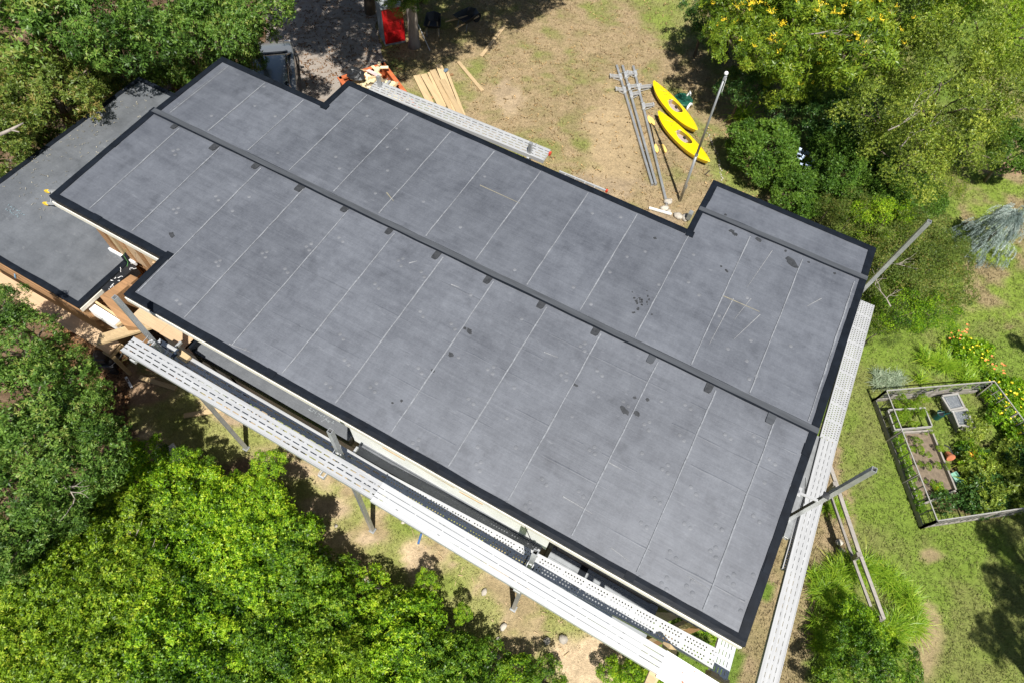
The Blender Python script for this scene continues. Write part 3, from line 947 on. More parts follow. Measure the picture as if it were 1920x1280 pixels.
# planks at the right gable
plank('perforated aluminium plank with three rows of holes beside the right gable', (14.86, 9.86, 3.5), (15.02, 2.2, 3.5), .37, 'holes', 3)
plank('long slotted aluminium plank by the right gable running out of the foreground', (14.93, 5.42, 3.60), (15.24, -2.2, 3.60), .34, rows=3, slot=.10, gap=.07, sw=.009)
plank('narrow dark edged plank hanging next to the right roof edge', (14.70, 5.45, 3.55), (14.71, 2.85, 3.55), .10, 'solid', mat=GALVD, rail=.16)  # darker grey than its neighbours, painting in the plank's shadow side
plank('short grey slotted plank jutting out under the front right roof corner', (14.14, .35, 3.95), (14.18, -.42, 3.95), .31, rows=4, slot=.10, gap=.06, sw=.013, mat=ALU2)
# painted board carried on timber brackets, bottom edge of the picture
pb = thing('painted_board', 'white painted board with red specks at the right end of the front staging', 'board', (12.95, -.95, 5.1), rot=(0, 0, -.03))
MB().bbox(0, 1.9, -.24, .22, -.03, 0).build('board', WRAP, pb)
MB().bbox(-.12, .02, -.45, -.20, -.14, -.035).build('brace', LUMBER, pb)
sp = MB()
r3 = random.Random(8)
for k in range(14): sp.ball((r3.uniform(.3, 1.3), r3.uniform(-.18, .18), .002), r3.uniform(.008, .02), 6, 4, (1.3, 1, .2))
sp.build('paint_spot', simple('rust_red_speck', (.55, .16, .08), .7), pb)
for k, (p, q, z) in enumerate((((1249, 1209), (1262, 1222), 4.9), ((1238, 1255), (1222, 1280), 4.6), ((1328, 1260), (1362, 1278), 4.0))):
    t = tag(MB().beam(at(*p, z), at(*q, z - .25), .09, .14).build('timber_bracket', LUMBER), ('short timber block standing between two planks near the white board', 'pale timber brace running down from the white board out of the picture', 'brown timber brace beside the short slotted plank')[k], 'timber', 'timber brackets at the right end of the staging')
# green growth and soil glimpsed below are planted later

def pump_pole(label, base, top, lean=(0, 0), w=.092, mat=None, name='staging_pole', jack=None, dirn=(0, 1), arm=.62, bench=.9):
    t = thing(name, label, 'scaffold pole', (base[0], base[1], 0))
    m = MB()
    h = top
    o, i = w / 2, w / 2 - .012
    tx, ty = lean
    def ring(r, z): return [(sx * r + tx * z / h, sy * r + ty * z / h, z) for sx, sy in ((-1, -1), (1, -1), (1, 1), (-1, 1))]
    m.add(ring(o, 0) + ring(o, h) + ring(i, h) + ring(i, h - 1.0), [(k, (k + 1) % 4, 4 + (k + 1) % 4, 4 + k) for k in range(4)] + [(4 + k, 4 + (k + 1) % 4, 8 + (k + 1) % 4, 8 + k) for k in range(4)] + [(8 + k, 8 + (k + 1) % 4, 12 + (k + 1) % 4, 12 + k) for k in range(4)] + [(12, 13, 14, 15)])
    m.build('pole', mat or GALV, t)
    MB().box((0, 0, .01), (.15, .15, .025)).build('foot_plate', GALVD, t)
    if jack:
        z = jack
        X, Y = tx * z / h, ty * z / h
        dx, dy = dirn
        B = MB()
        B.box((X, Y, z - .10), (.17, .17, .30))
        B.build('pump_jack', STEEL, t, bevel=.01)
        MB().beam((X, Y, z - .16), (X + dx * arm, Y + dy * arm, z - .16), .05, .06).build('platform_arm', STEEL, t)
        MB().beam((X + dx * .1, Y + dy * .1, z - .45), (X + dx * arm * .8, Y + dy * arm * .8, z - .2), .03, .03).build('arm_strut', STEEL, t)
        zb = z + bench
        MB().beam((X, Y, z), (X - dx * .02, Y - dy * .02, zb - .1), .05, .05).build('bench_post', STEEL, t)
        sx, sy = -dy, dx
        for s_ in (-.05, .05):
            MB().beam((X + sx * s_, Y + sy * s_, zb - .16), (X - dx * .55 + sx * s_, Y - dy * .55 + sy * s_, zb - .16), .022, .06).build('bench_arm', ALU, t)
        MB().beam((X - dx * .55 - sx * .065, Y - dy * .55 - sy * .065, zb - .15), (X - dx * .55 + sx * .065, Y - dy * .55 + sy * .065, zb - .15), .03, .09).build('bench_end', ALU, t)
        MB().tube((X + sx * .12, Y + sy * .12, z + .1), (X + sx * .12 + dx * .16, Y + sy * .12 + dy * .16, z + .16), .013, n=6).build('crank_handle', BLACKP, t)
        MB().beam((X + sx * .05 - dx * .55, Y + sy * .05 - dy * .55, zb - .05), (X + sx * .05, Y + sy * .05, zb + .01), .008, .004).build('strap', STEEL, t)
    return t
def lean_for(base_px, top_px, h):
    b, t = at(*base_px, 0), at(*top_px, h)
    return (t[0] - b[0], t[1] - b[1])
for lab, bp_, tp_, h in (('tall square pole standing at the left end of the front staging', (461.9, 839.8), (215, 557.3), 6.3),
                         ('square pole rising through the middle of the front staging', (698.6, 993.3), (618.8, 806.9), 5.9),
                         ('short topped square pole near the white wall wrap, right end of the front staging', (963, 1139.8), (1004, 1034), 5.75)):
    b_ = at(*bp_, 0)
    pump_pole(lab, (b_[0], b_[1]), h, lean_for(bp_, tp_, h), jack=ZB, dirn=(0, 1), arm=.44, bench=ZA - ZB)
    # raking brace to the roof edge
t = pump_pole('grey pole leaning out past the back right roof corner over the shrub', (14.40, 9.62), 6.6, lean_for((0, 0), (0, 0), 1) if False else tuple(np.array(at(1743, 415, 6.6)[:2]) - np.array((14.40, 9.62))))
t = pump_pole('grey pole crossing the planks at the right gable above the lawn', (14.50, 3.15), 6.6, tuple(np.array(at(1639.9, 879, 6.6)[:2]) - np.array((14.50, 3.15))))
MB().beam((.1, .05, 4.95), (-.34, -.02, 5.02), .05, .03).build('roof_bracket', ALU, t)
MB().beam((-.30, -.10, 5.03), (-.30, .10, 5.03), .09, .02).build('roof_bracket', ALU, t)
MB().tube((.1, .2, 4.3), (-.22, .42, 4.9), .006, n=5).build('tie_wire', BLACKP, t)
MB().box((.1, .05, 5.3), (.12, .12, .02)).build('clamp', BLACKP, t)
for i, (p, lab) in enumerate((((712, 163), 'upright holding the left end of the back plank'), ((993, 287), 'upright holding the right end of the back plank'))):
    b_ = at(*p, 4.5)
    t = thing('staging_upright', 'short grey ' + lab, 'upright', (b_[0], b_[1], 0))
    MB().bbox(-.045, .045, -.045, .045, 0, 4.85).build('pole', GALV, t)
    MB().box((0, .2, 4.36), (.07, .6, .06)).build('platform_arm', STEEL, t)
    MB().beam((0, 0, 4.5), (.0, .42, 4.52), .012, .01).build('strap', GALVD, t)
t = thing('ladder', 'white ladder end with red tip poking out behind the back roof edge', 'ladder', tuple(at(1122, 352, 3.9)), rot=(0, 0, .03))
MB().bbox(-1.2, .22, -.02, .02, -.03, .03).build('rail', ALU, t)
MB().bbox(-1.2, .22, -.34, -.30, -.03, .03).build('rail', ALU, t)
MB().bbox(.22, .28, -.03, .03, -.04, .04).build('rail_cap', REDM, t)
for k in range(4): MB().tube((-1.0 + k * .3, -.32, 0), (-1.0 + k * .3, 0, 0), .014, n=6).build('rung', ALU, t)
# dark rod standing in for the pole shadow on the wall wrap
for k, (p, q, lab) in enumerate((((985, 987, 4.9), (1005, 1033, 5.2), 'thin dark rod standing in for the shadow of the right front pole'),)):
    tag(MB().tube(at(p[0], p[1], p[2]), at(q[0], q[1], q[2]), .008, n=5).build('pole_shadow_rod', BLACKP), lab, 'brace')
# things on the staging
t = thing('wood_block', 'yellow pine block lying on the inner plank by the left pole', 'block', tuple(at(343, 667, ZB + .06)), rz=-.08)
MB().bbox(-.17, .17, -.08, .08, -.04, .05).build('block', LUMBER, t, bevel=.008)
t = thing('hand_winch', 'dark blue pump jack handle beside the left pole', 'tool', tuple(at(330, 662, ZB + .15)))
MB().box((0, 0, 0), (.06, .22, .06)).box((.06, .02, .05), (.03, .05, .18)).build('body', simple('blue_black_steel', (.03, .045, .07), .4, .3), t)
MB().tube((.02, .1, 0), (.02, .1, .18), .014, n=8).build('handle', BLACKP, t)

# ------------------------------------------------------------------ timber work at the left end
t = thing('stage_platform', 'long pale plank walkway dappled with shade below the low roof', 'plank walkway', (-5.6, -.58, 2.2), rot=(0, 0, 0))
a_, b_ = at(0, 512, 2.2), at(222, 643, 2.2)
MB().bbox(-.6, 1.82, -.19, .19, -.045, 0).build('plank', PLY, t)
MB().bbox(1.70, 4.15, -.185, .185, .002, .042).build('plank', PLY, t)
MB().bbox(3.9, 4.18, -.22, .2, -.12, -.046).build('ledger', LUMBER, t)
MB().bbox(.6, .66, -.05, .05, -2.2, -.046).build('leg', LUMBER, t)
MB().bbox(3.3, 3.36, -.05, .05, -2.2, -.046).build('leg', LUMBER, t)
t = thing('loose_board', 'short thick board laid slanting across from the walkway to the plywood deck', 'board', (-1.35, -.58, 2.75))
MB().beam((-.30, -.08, -.15), (1.10, .80, .60), .30, .06).build('board', LUMBER, t)
t = thing('plywood_deck', 'pale plywood deck laid on the ledge beside the left front roof corner', 'plywood', (0, 0, 3.45))
MB().bbox(-.78, .12, .03, .40, -.02, 0).bbox(.125, .95, .02, .40, -.02, 0).build('sheet', PLY, t)
MB().bbox(-.75, 1.30, .41, .46, -.02, .9).build('sheathing', BROWNW, t)
MB().bbox(-.70, 1.25, .3, .36, -3.45, -.03).build('support_wall', INSIDE, t)
MB().bbox(.9, 1.38, -.02, .40, -.02, .0).build('sheet', PLY, t)
pr_ = thing('framed_opening', 'unfinished timber framed corner with brown capped parapets and dark pit', 'framing', (-2.38, 0, 0))
MB().bbox(.02, 1.55, .10, 1.40, 0, 1.6).build('pit_floor', INSIDE, pr_)  # near-black floor stands in for the shadow inside the recess
z = 3.3
p = [at(*q, z) for q in ((187, 556), (245, 515), (258, 521), (210, 560), (262, 615), (232, 610))]
P2 = [(q[0] + 2.38, q[1]) for q in p]
MB().prism([P2[0], P2[3], P2[2], P2[1]], z - 1.6, z).build('parapet', BROWNW, pr_)
MB().prism([P2[0], P2[5], P2[4], P2[3]], z - 1.6, z + .004).build('parapet', BROWNW, pr_)
a_, b_ = at(170, 580, 2.6), at(218, 605, 2.6)
MB().beam((a_[0] + 2.38 - .1, a_[1] + .05, 2.55), (b_[0] + 2.38 + .12, b_[1] - .02, 2.55), .18, .35).build('wrapped_wall', WRAP, pr_)
MB().beam((a_[0] + 2.38 - .0, a_[1] + .19, 2.75), (b_[0] + 2.38 + .25, b_[1] + .10, 2.75), .05, .09).build('plate', LUMBER, pr_)
MB().beam((b_[0] + 2.38 + .20, b_[1] - .10, 2.72), (b_[0] + 2.38 + .26, b_[1] + .13, 2.72), .05, .09).build('plate', LUMBER, pr_)
a_, b_ = at(225, 570, 3.0), at(252, 614, 3.0)
MB().beam((a_[0] + 2.32, a_[1] - .02, 3.0), (b_[0] + 2.32, b_[1], 3.0), .03, .5).build('wrapped_face', WRAP, pr_)
a_, b_ = at(196, 545, 3.05), at(246, 499, 3.05)
bm = MB()
bm.beam((a_[0] + 2.38, a_[1], 2.9), (b_[0] + 2.38, b_[1] + .05, 2.9), .22, .3)
bm.build('black_sheeting', BLACKP, pr_)
cr = MB()
r4 = random.Random(2)
for k in range(12):
    u = r4.random()
    q = a_ * (1 - u) + b_ * u
    pts = [(q[0] + 2.38 + r4.uniform(-.08, .08), q[1] + r4.uniform(-.08, .08), 3.055)]
    for s_ in range(3): pts.append((pts[-1][0] + r4.uniform(-.05, .05), pts[-1][1] + r4.uniform(-.06, .06), 3.056))
    cr.path(pts, .006, 4)
cr.build('crumpled_tape', WRAP, pr_)
# wall framing visible under the left overhang
for x, w_, mt in ((-2.95, .12, BROWNW), (-2.62, .07, LUMBER), (-2.3, .09, SHEATH), (-1.7, .09, BROWNW), (-1.2, .06, LUMBER), (-.75, .09, SHEATH), (-.28, .10, BROWNW)):
    MB().bbox(x - w_, x + w_, 1.40, 1.47, 3.02, 4.68).build('stud', mt, house)
MB().bbox(-2.2, -.9, 1.43, 1.46, 3.02, 4.2).build('sheathing_panel', PLY, house)
MB().bbox(-1.25, -.05, 1.36, 1.42, 3.0, 3.75).build('sheathing_panel', PLY, house)
MB().bbox(-3.1, -2.2, 1.34, 1.39, 2.98, 3.10).build('wrap_strip', WRAP, house)
MB().bbox(-.9, -.05, 1.20, 1.34, 2.85, 3.02).build('wrap_strip', WRAP, house)
st = tag(MB().path([at(236, 468, 4.0), at(232, 480, 3.7), at(240, 492, 3.5), at(238, 500, 3.4)], .006, 5).build('green_strap', simple('green_strap', (.1, .3, .08), .6)), 'thin green strap hanging by the timber framing', 'strap')
# ladder on the low roof
p, q = at(84, 382, LZ + .03), at(87, 359, LZ + .03)
t = thing('extension_ladder', 'ladder with yellow feet standing on the low roof against the house', 'ladder', tuple((p + q) / 2))
dv = (q - p) / 2
top = np.array([2.3, 0.0, 1.3])
for s_ in (-1, 1):
    f0 = dv * s_
    MB().beam(f0 + top * .05, f0 + top, .03, .07).build('rail', ALU, t)
    MB().beam(f0 - top * .02, f0 + top * .07, .06, .09).build('rubber_foot', YEL, t, bevel=.01)
for k in range(1, 6): MB().tube(-dv + top * k / 6, dv + top * k / 6, .014, n=6).build('rung', ALU, t)
t = thing('sawhorse', 'blue metal bracket frame beside the low roof over the walkway', 'bracket', tuple(at(30, 512, 2.3)))
MB().beam((-.2, .12, 0), (.12, -.12, 0), .03, .05).build('arm', simple('blue_steel', (.1, .2, .3), .5), t)
MB().beam((.1, .12, -.02), (.3, -.02, -.02), .03, .05).build('arm', simple('pale_blue_steel', (.3, .4, .45), .5), t)

# ------------------------------------------------------------------ things on the ground in front
for k, (p, q, w, lab) in enumerate((((262, 706), (330, 728), .13, 'yellowed plank on the ground under the left end of the staging'), ((345, 779), (425, 766), .14, 'short pale plank lying by the left pole foot'), ((275, 690), (345, 712), .10, 'reddish board half under the staging at the left'))):
    tag(MB().beam(at(*p, .03), at(*q, .03), w, .045).build('loose_plank', (LUMBER, LUMBER, SHEATH)[k]), lab, 'plank', 'loose planks lying on the ground in front')
tag(MB().beam(at(236, 706, .02), at(247, 726, .02), .07, .02).build('white_scrap', WRAP), 'narrow white scrap on the bare soil under the oak', 'scrap')
tag(MB().beam(at(790, 1000, .05), at(784, 1019, .05), .05, .04).build('blue_stick', simple('blue_paint', (.05, .12, .28), .5)), 'short blue stick on the grass under the front staging', 'stick')
mo = thing('lawn_mower', 'dark machine parked in the shade under the oak', 'machine', tuple(at(203, 682, 0)), rz=.5)
MB().bbox(-.35, .35, -.26, .26, .12, .30).build('deck', BLACKP, mo, bevel=.05)
MB().bbox(-.15, .18, -.16, .16, .30, .50).build('engine', BLACKP, mo, bevel=.04)
for sx in (-.32, .32):
    for sy in (-.3, .3): MB().tube((sx, sy - .03, .12), (sx, sy + .03, .12), .12, n=12).build('wheel', BLACKP, mo)
MB().path([(.3, -.2, .3), (.8, -.2, .85), (.8, .2, .85), (.3, .2, .3)], .014, 6).build('handle', GALVD, mo)
# stones scattered on the bare strip
STONE = simple('pale_stone', (.42, .38, .32), .85, 0, .3, 9, .5, objvar=.2)
def stone(px, py, r, label=None, parent=None, loc=None, group=None, nm='stone'):
    m = MB()
    rr = random.Random(int(px * 7 + py))
    m.ball((0, 0, 0), r, 9, 6, (rr.uniform(.9, 1.35), rr.uniform(.75, 1.1), rr.uniform(.5, .75)), .16, rr)
    o = m.build(nm, STONE, parent, True)
    p = atv(px, py, r * .25)
    o.location = p if parent is None else p - parent.location
    o.rotation_euler = (0, 0, rr.uniform(0, 3))
    if label: tag(o, label, 'stone', group)
    return o
for px, py, r, lab in ((1056, 1197, .13, 'large grey stone at the edge of the sandy patch'), (1025, 1200, .08, 'small pale stone left of the large grey one'), (943, 1175, .09, 'white stone below the staging on patchy grass'),
                       (934, 1196, .05, 'tiny pale stone next to the stone border'), (908, 1109, .08, 'flat pale rock on the grass under the bright plank'), (756, 978, .05, 'pale pebble close to the middle pole foot'),
                       (630, 985, .05, 'small white stone on dry soil near the hedge shade'), (588, 960, .04, 'pebble by the hedge shadow'), (1252, 379, .16, 'upright pale boulder by the inner roof corner at the back'), (1246, 391, .13, 'boulder behind the white post at the back wall'),
                       (1254, 397, .09, 'small rounded rock between the boulders at the back wall'), (1271, 405, .17, 'broad pale boulder close to the back roof edge'), (1286, 408, .17, 'rightmost boulder by the back roof corner'), (1258, 375, .06, 'little stone on the dry grass behind the house')):
    stone(px, py, r, lab, group='stones lying about the yard')
border = [(296, 838), (330, 858), (352, 876), (380, 890), (412, 906), (450, 930), (500, 960), (560, 1000), (600, 1030), (640, 1056), (690, 1088), (740, 1116), (790, 1146), (830, 1172), (868, 1198), (910, 1222), (960, 1242), (1010, 1252)]
sb = thing('stone_border', 'curved border of pale stones between the hedge and the bare soil', 'stone border', tuple(at(640, 1056, 0)))
for (x0, y0), (x1, y1) in zip(border[:-1], border[1:]):
    n = max(1, int(math.hypot(x1 - x0, y1 - y0) / 11))
    for k in range(n):
        u = k / n
        stone(x0 + (x1 - x0) * u + random.uniform(-2, 2), y0 + (y1 - y0) * u + random.uniform(-2, 2), random.uniform(.035, .07) * (1.6 if x0 < 450 else 1), parent=sb)
sl = thing('slab', 'broken white slab lying in the hedge top by the stone border', 'slab', tuple(at(328, 856, .3)), rz=-.55)
MB().prism([(-.35, -.12), (.1, -.16), (.4, -.05), (.32, .09), (-.05, .14), (-.4, .08)], -.05, .03).build('slab', simple('white_concrete', (.6, .57, .53), .85, 0, .2, 8, .4), sl)
# wood chips strewn over the strip
chip = MB()
rc = random.Random(6)
for k in range(70):
    px, py = rc.gauss(900, 130), 0
    py = 1110 + (px - 900) * .55 + rc.gauss(0, 32)
    p = atv(px, py, .012)
    an = rc.uniform(0, 3.1)
    chip.beam(p, p + Vector((math.cos(an), math.sin(an), 0)) * rc.uniform(.03, .16), rc.uniform(.008, .03), .008)
tag(chip.build('wood_chips', LUMBER), kind='stuff')

# ------------------------------------------------------------------ the back yard
# yellow kayaks
KY = simple('yellow_kayak_plastic', (.86, .60, .004), .34, 0, .06, 2, .04, spec=.5)
SEATM = simple('tan_seat_cloth', (.36, .29, .25), .8, 0, .2, 12, .2)
DARKIN = simple('cockpit_shade', (.04, .03, .02), .8)
def kayak(label, a_, b_, fl=0):
    a, b = atv(*a_), atv(*b_)
    L = (b - a).length
    c = (a + b) / 2
    t = thing('kayak', label, 'kayak', c, rz=math.atan2(b.y - a.y, b.x - a.x), group='yellow kayaks on the lawn')
    n = 44
    def half(u):                                           # half beam along the hull, u in -1..1
        return .325 * max(0.0, (1 - abs(u) ** 2.3)) ** .80 + .012
    def sheer(u): return .27 + .09 * abs(u) ** 2.5
    cx, rx, ry = .02 * L, .43, .205                        # cockpit
    ring_o, ring_i = [], []
    for k in range(n):
        th = 2 * math.pi * k / n
        ci, si = math.cos(th), math.sin(th)
        x = L / 2 * (abs(ci) ** .75) * (1 if ci > 0 else -1)
        u = max(-1, min(1, x / (L / 2)))
        y = half(u) * (1 if si > 0 else -1) * min(1, abs(si) * 8) if abs(u) < .999 else 0
        ring_o.append((x, y, sheer(u)))
        ring_i.append((cx + rx * ci, ry * si, 0))
    vs, fs = [], []
    steps = 7
    for s_ in range(steps + 1):
        f = s_ / steps
        for k in range(n):
            xo, yo, zo = ring_o[k]
            xi, yi, _ = ring_i[k]
            x, y = xi + (xo - xi) * f, yi + (yo - yi) * f
            u = x / (L / 2)
            hb = half(max(-1, min(1, u)))
            cam_ = .085 * (1 - min(1, (abs(y) / max(hb, .02))) ** 2)
            vs.append((x, y, sheer(u) + cam_ * (1 if f < 1 else 0)))
    for s_ in range(steps):
        for k in range(n):
            fs.append((s_ * n + k, s_ * n + (k + 1) % n, (s_ + 1) * n + (k + 1) % n, (s_ + 1) * n + k))
    MB().add(vs, [tuple(reversed(f)) for f in fs]).build('deck', KY, t, True)
    hv, hf = [], []
    for z, sc in ((None, 1), (.16, .97), (.06, .78), (0, .35)):
        for k in range(n):
            x, y, zo = ring_o[k]
            e = 1 if z is None else (1 - .10 * (1 - sc))
            hv.append((x * (e if z is None else 1 - .06 * (1 - (z or 0) / .27)), y * sc, zo if z is None else z + .18 * abs(x / (L / 2)) ** 4))
    for s_ in range(3):
        for k in range(n): hf.append((s_ * n + k, s_ * n + (k + 1) % n, (s_ + 1) * n + (k + 1) % n, (s_ + 1) * n + k))
    hf.append(tuple(range(3 * n, 4 * n)))
    MB().add(hv, hf).build('hull', KY, t, True)
    co = [(cx + (rx + .0) * math.cos(2 * math.pi * k / 32), (ry + .0) * math.sin(2 * math.pi * k / 32), sheer(.02) + .088 - .06 * abs(math.sin(2 * math.pi * k / 32)) ** 2) for k in range(33)]
    MB().path(co, .016, 6).build('cockpit_rim', KY, t, True)
    wv_, wf = [], []
    for z, sc in ((.32, .99), (.10, .9), (.07, .2)):
        for k in range(24): wv_.append((cx + rx * sc * math.cos(2 * math.pi * k / 24), ry * sc * math.sin(2 * math.pi * k / 24), z))
    for s_ in range(2):
        for k in range(24): wf.append((s_ * 24 + k, s_ * 24 + (k + 1) % 24, (s_ + 1) * 24 + (k + 1) % 24, (s_ + 1) * 24 + k))
    wf.append(tuple(range(48, 72)))
    MB().add(wv_, wf).build('cockpit_well', simple('cockpit_inside_shade', (.30, .20, .03), .5) if 'cockpit_inside_shade' not in bpy.data.materials else bpy.data.materials['cockpit_inside_shade'], t)  # hull yellow darkened, shade inside the well put into the colour
    MB().bbox(cx - .36, cx + .14, -.17, .17, .12, .17).build('seat', SEATM, t, bevel=.02)
    MB().box((cx - .37, 0, .25), (.05, .29, .20)).build('backrest', SEATM, t, bevel=.02)
    MB().box((cx - .05, .11, .22), (.12, .06, .10)).build('thigh_pad', DARKIN, t, bevel=.02)
    for x in (-.98, -.80, -.62):
        hb = half(x / (L / 2)) * .72
        MB().path([(x - .04, -hb, sheer(x / (L / 2)) + .045), (x, 0, sheer(x / (L / 2)) + .092), (x - .04, hb, sheer(x / (L / 2)) + .045)], .006, 4).build('bungee', BLACKP, t)
    MB().path([(-.98, -.12, .385), (-.75, .1, .385), (-.6, -.13, .385)], .005, 4).build('bungee', BLACKP, t)
    for x in (-L / 2 + .07, L / 2 - .07): MB().tube((x, -.03, .40), (x, .03, .40), .012, n=6).build('carry_toggle', KY, t)
    return t
kayak('yellow kayak nearer the round green lid', (1221, 166), (1302, 258))
kayak('yellow kayak nearer the house, crossed by the flagpole', (1229.5, 222), (1325, 317))
PADB = simple('pale_yellow_blade', (.85, .58, .16), .5, 0, .1, 8, .05)
def paddle(label, a_, b_):
    a, b = atv(*a_, .05), atv(*b_, .05)
    L = (b - a).length
    t = thing('paddle', label, 'paddle', (a + b) / 2, rz=math.atan2(b.y - a.y, b.x - a.x), group='kayak paddles on the lawn')
    MB().tube((-L / 2 + .2, 0, 0), (L / 2 - .2, 0, 0), .016, n=8).build('shaft', BLACKP, t)
    for s_ in (-1, 1):
        prof = [(0, .02), (.08, .06), (.2, .085), (.34, .08), (.42, .04), (.44, 0)]
        pts = [(x, y) for x, y in prof] + [(x, -y * .8) for x, y in reversed(prof[:-1])]
        vs = [(s_ * (L / 2 - .44 + x), y, .012 + .02 * (1 - abs(y) / .085)) for x, y in pts] + [(s_ * (L / 2 - .44 + x), y, -.004) for x, y in pts]
        n = len(pts)
        fs = [tuple(range(n)), tuple(range(2 * n - 1, n - 1, -1))] + [(i, (i + 1) % n, n + (i + 1) % n, n + i) for i in range(n)]
        MB().add(vs, fs).build('blade', PADB, t)
    return t
paddle('left paddle of the two with its lower blade close to the grey poles', (1216, 218), (1232, 287))
paddle('right paddle of the two pointing to the flagpole shadow', (1220, 221), (1248, 287))
# green riser lid and white vent pipes
LID = simple('green_plastic_lid', (.012, .085, .05), .45, 0, .2, 6, .1)
PVC = simple('white_pvc', (.8, .8, .77), .4, 0, .06, 6, .03)
p = at(1279.5, 192, .0)
t = thing('septic_lid', 'round dark green plastic lid set in the lawn beside a kayak', 'lid', tuple(p))
MB().tube((0, 0, -.05), (0, 0, .12), .36, .35, 28).build('riser', LID, t)
MB().tube((0, 0, .122), (0, 0, .16), .385, .36, 28).build('cover', LID, t, bevel=.008)
for k in range(8):
    an = math.pi * k / 4
    MB().beam((.1 * math.cos(an), .1 * math.sin(an), .163), (.30 * math.cos(an), .30 * math.sin(an), .163), .02, .012).build('rib', LID, t)
def bent(name, label, a_, b_, up=.25):
    a, b = atv(*a_, .04), atv(*b_, .04)
    m = (a + b) / 2 + Vector((0, 0, up))
    tag(MB().path([a, a * .75 + m * .25 + Vector((0, 0, up * .35)), m, b * .75 + m * .25 + Vector((0, 0, up * .35)), b], .045, 9).build(name, PVC, None, True), label, 'pipe', 'white pipe bends by the green lid')
bent('vent_pipe', 'curled white pipe above the round green lid', (1286, 184), (1293, 184), .32)
bent('vent_pipe', 'bent white pipe below the round green lid', (1287, 207), (1296, 200), .22)
# flagpole
b_ = at(1274.9, 376.8, 0)
hp = 5.1
tt = at(1359.4, 143.6, hp)
t = thing('flagpole', 'bare grey flagpole with a white ball on top behind the house', 'flagpole', (b_[0], b_[1], 0))
top = Vector((tt[0] - b_[0], tt[1] - b_[1], hp))
MB().tube((0, 0, 0), top * .42, .052, .046, 12).build('lower_pole', GALV, t, True)
MB().tube(top * .42, top, .042, .030, 12).build('upper_pole', GALV, t, True)
MB().tube(top * .415, top * .425, .06, n=12).build('collar', GALVD, t)
MB().ball(top + Vector((0, 0, .10)), .062, 12, 8).build('finial', PVC, t, True)
MB().box(top + Vector((.02, 0, -.05)), (.07, .09, .12)).build('truck', STEEL, t)
MB().tube(top + Vector((.06, 0, -.05)), top * .90 + Vector((.07, 0, 0)), .008, n=5).build('halyard', PVC, t)
MB().box(top * .14 + Vector((.05, 0, 0)), (.05, .02, .15)).build('cleat', GALVD, t)
# stacked staging poles with pump jacks
def ground_pole(label, a_, b_, z, jacks):
    a, b = atv(*a_, z), atv(*b_, z)
    L = (b - a).length
    t = thing('aluminium_pole', label, 'pole', a, rz=math.atan2(b.y - a.y, b.x - a.x), group='aluminium poles lying on the lawn')
    w = .088
    m = MB()
    rg = lambda r, x: [(x, sy * r, sz * r) for sy, sz in ((-1, -1), (1, -1), (1, 1), (-1, 1))]
    m.add(rg(w / 2, 0) + rg(w / 2, L) + rg(w / 2 - .01, L) + rg(w / 2 - .01, L - .3) + rg(w / 2 - .01, 0) + rg(w / 2 - .01, .3),
          [(0, 1, 5, 4), (1, 2, 6, 5), (2, 3, 7, 6), (3, 0, 4, 7)] + [(4 + k, 4 + (k + 1) % 4, 8 + (k + 1) % 4, 8 + k) for k in range(4)] + [(8 + k, 8 + (k + 1) % 4, 12 + (k + 1) % 4, 12 + k) for k in range(4)]
          + [(k, (k + 1) % 4, 16 + (k + 1) % 4, 16 + k) for k in range(4)] + [(16 + k, 16 + (k + 1) % 4, 20 + (k + 1) % 4, 20 + k) for k in range(4)] + [(12, 13, 14, 15), (20, 21, 22, 23)])
    m.build('pole', GALV, t)
    MB().bbox(.3, L - .1, -w / 2 - .003, -w / 2 + .012, w / 2, w / 2 + .004).build('rubber_strip', GALVD, t)
    for x, s_, ln in jacks:
        MB().box((x, 0, .02), (.30, .13, .16)).build('jack_body', STEEL, t, bevel=.008)
        for dy in (-.055, .055):
            MB().beam((x + dy, s_ * .05, .05), (x + dy - .05, s_ * ln, .07), .022, .07).build('jack_arm', ALU, t)
        MB().beam((x - .12, s_ * ln, .065), (x + .04, s_ * ln, .065), .04, .09).build('jack_arm_end', ALU, t)
        MB().beam((x + .18, s_ * .05, 0), (x + .10, s_ * (ln - .1), .05), .02, .02).build('jack_strut', STEEL, t)
        MB().tube((x - .1, 0, .1), (x - .1, -s_ * .12, .16), .012, n=6).build('crank', GALVD, t)
    return t
ground_pole('leftmost grey pole of the three lying on the lawn with pump jacks', (1156, 123.5), (1223, 347), .05, ((.75, -1, .42), (1.55, -1, .34)))
ground_pole('middle grey pole of the three lying on the lawn with pump jacks', (1167, 124), (1229.5, 346.5), .07, ((1.35, 1, .5), (.6, 1, .25), (1.8, 1, .36)))
ground_pole('rightmost grey pole of the three, its foot nearest the flagpole', (1187, 125), (1250, 383.5), .05, ((.5, -1, .34), (1.35, 1, .52), (2.45, 1, .42)))
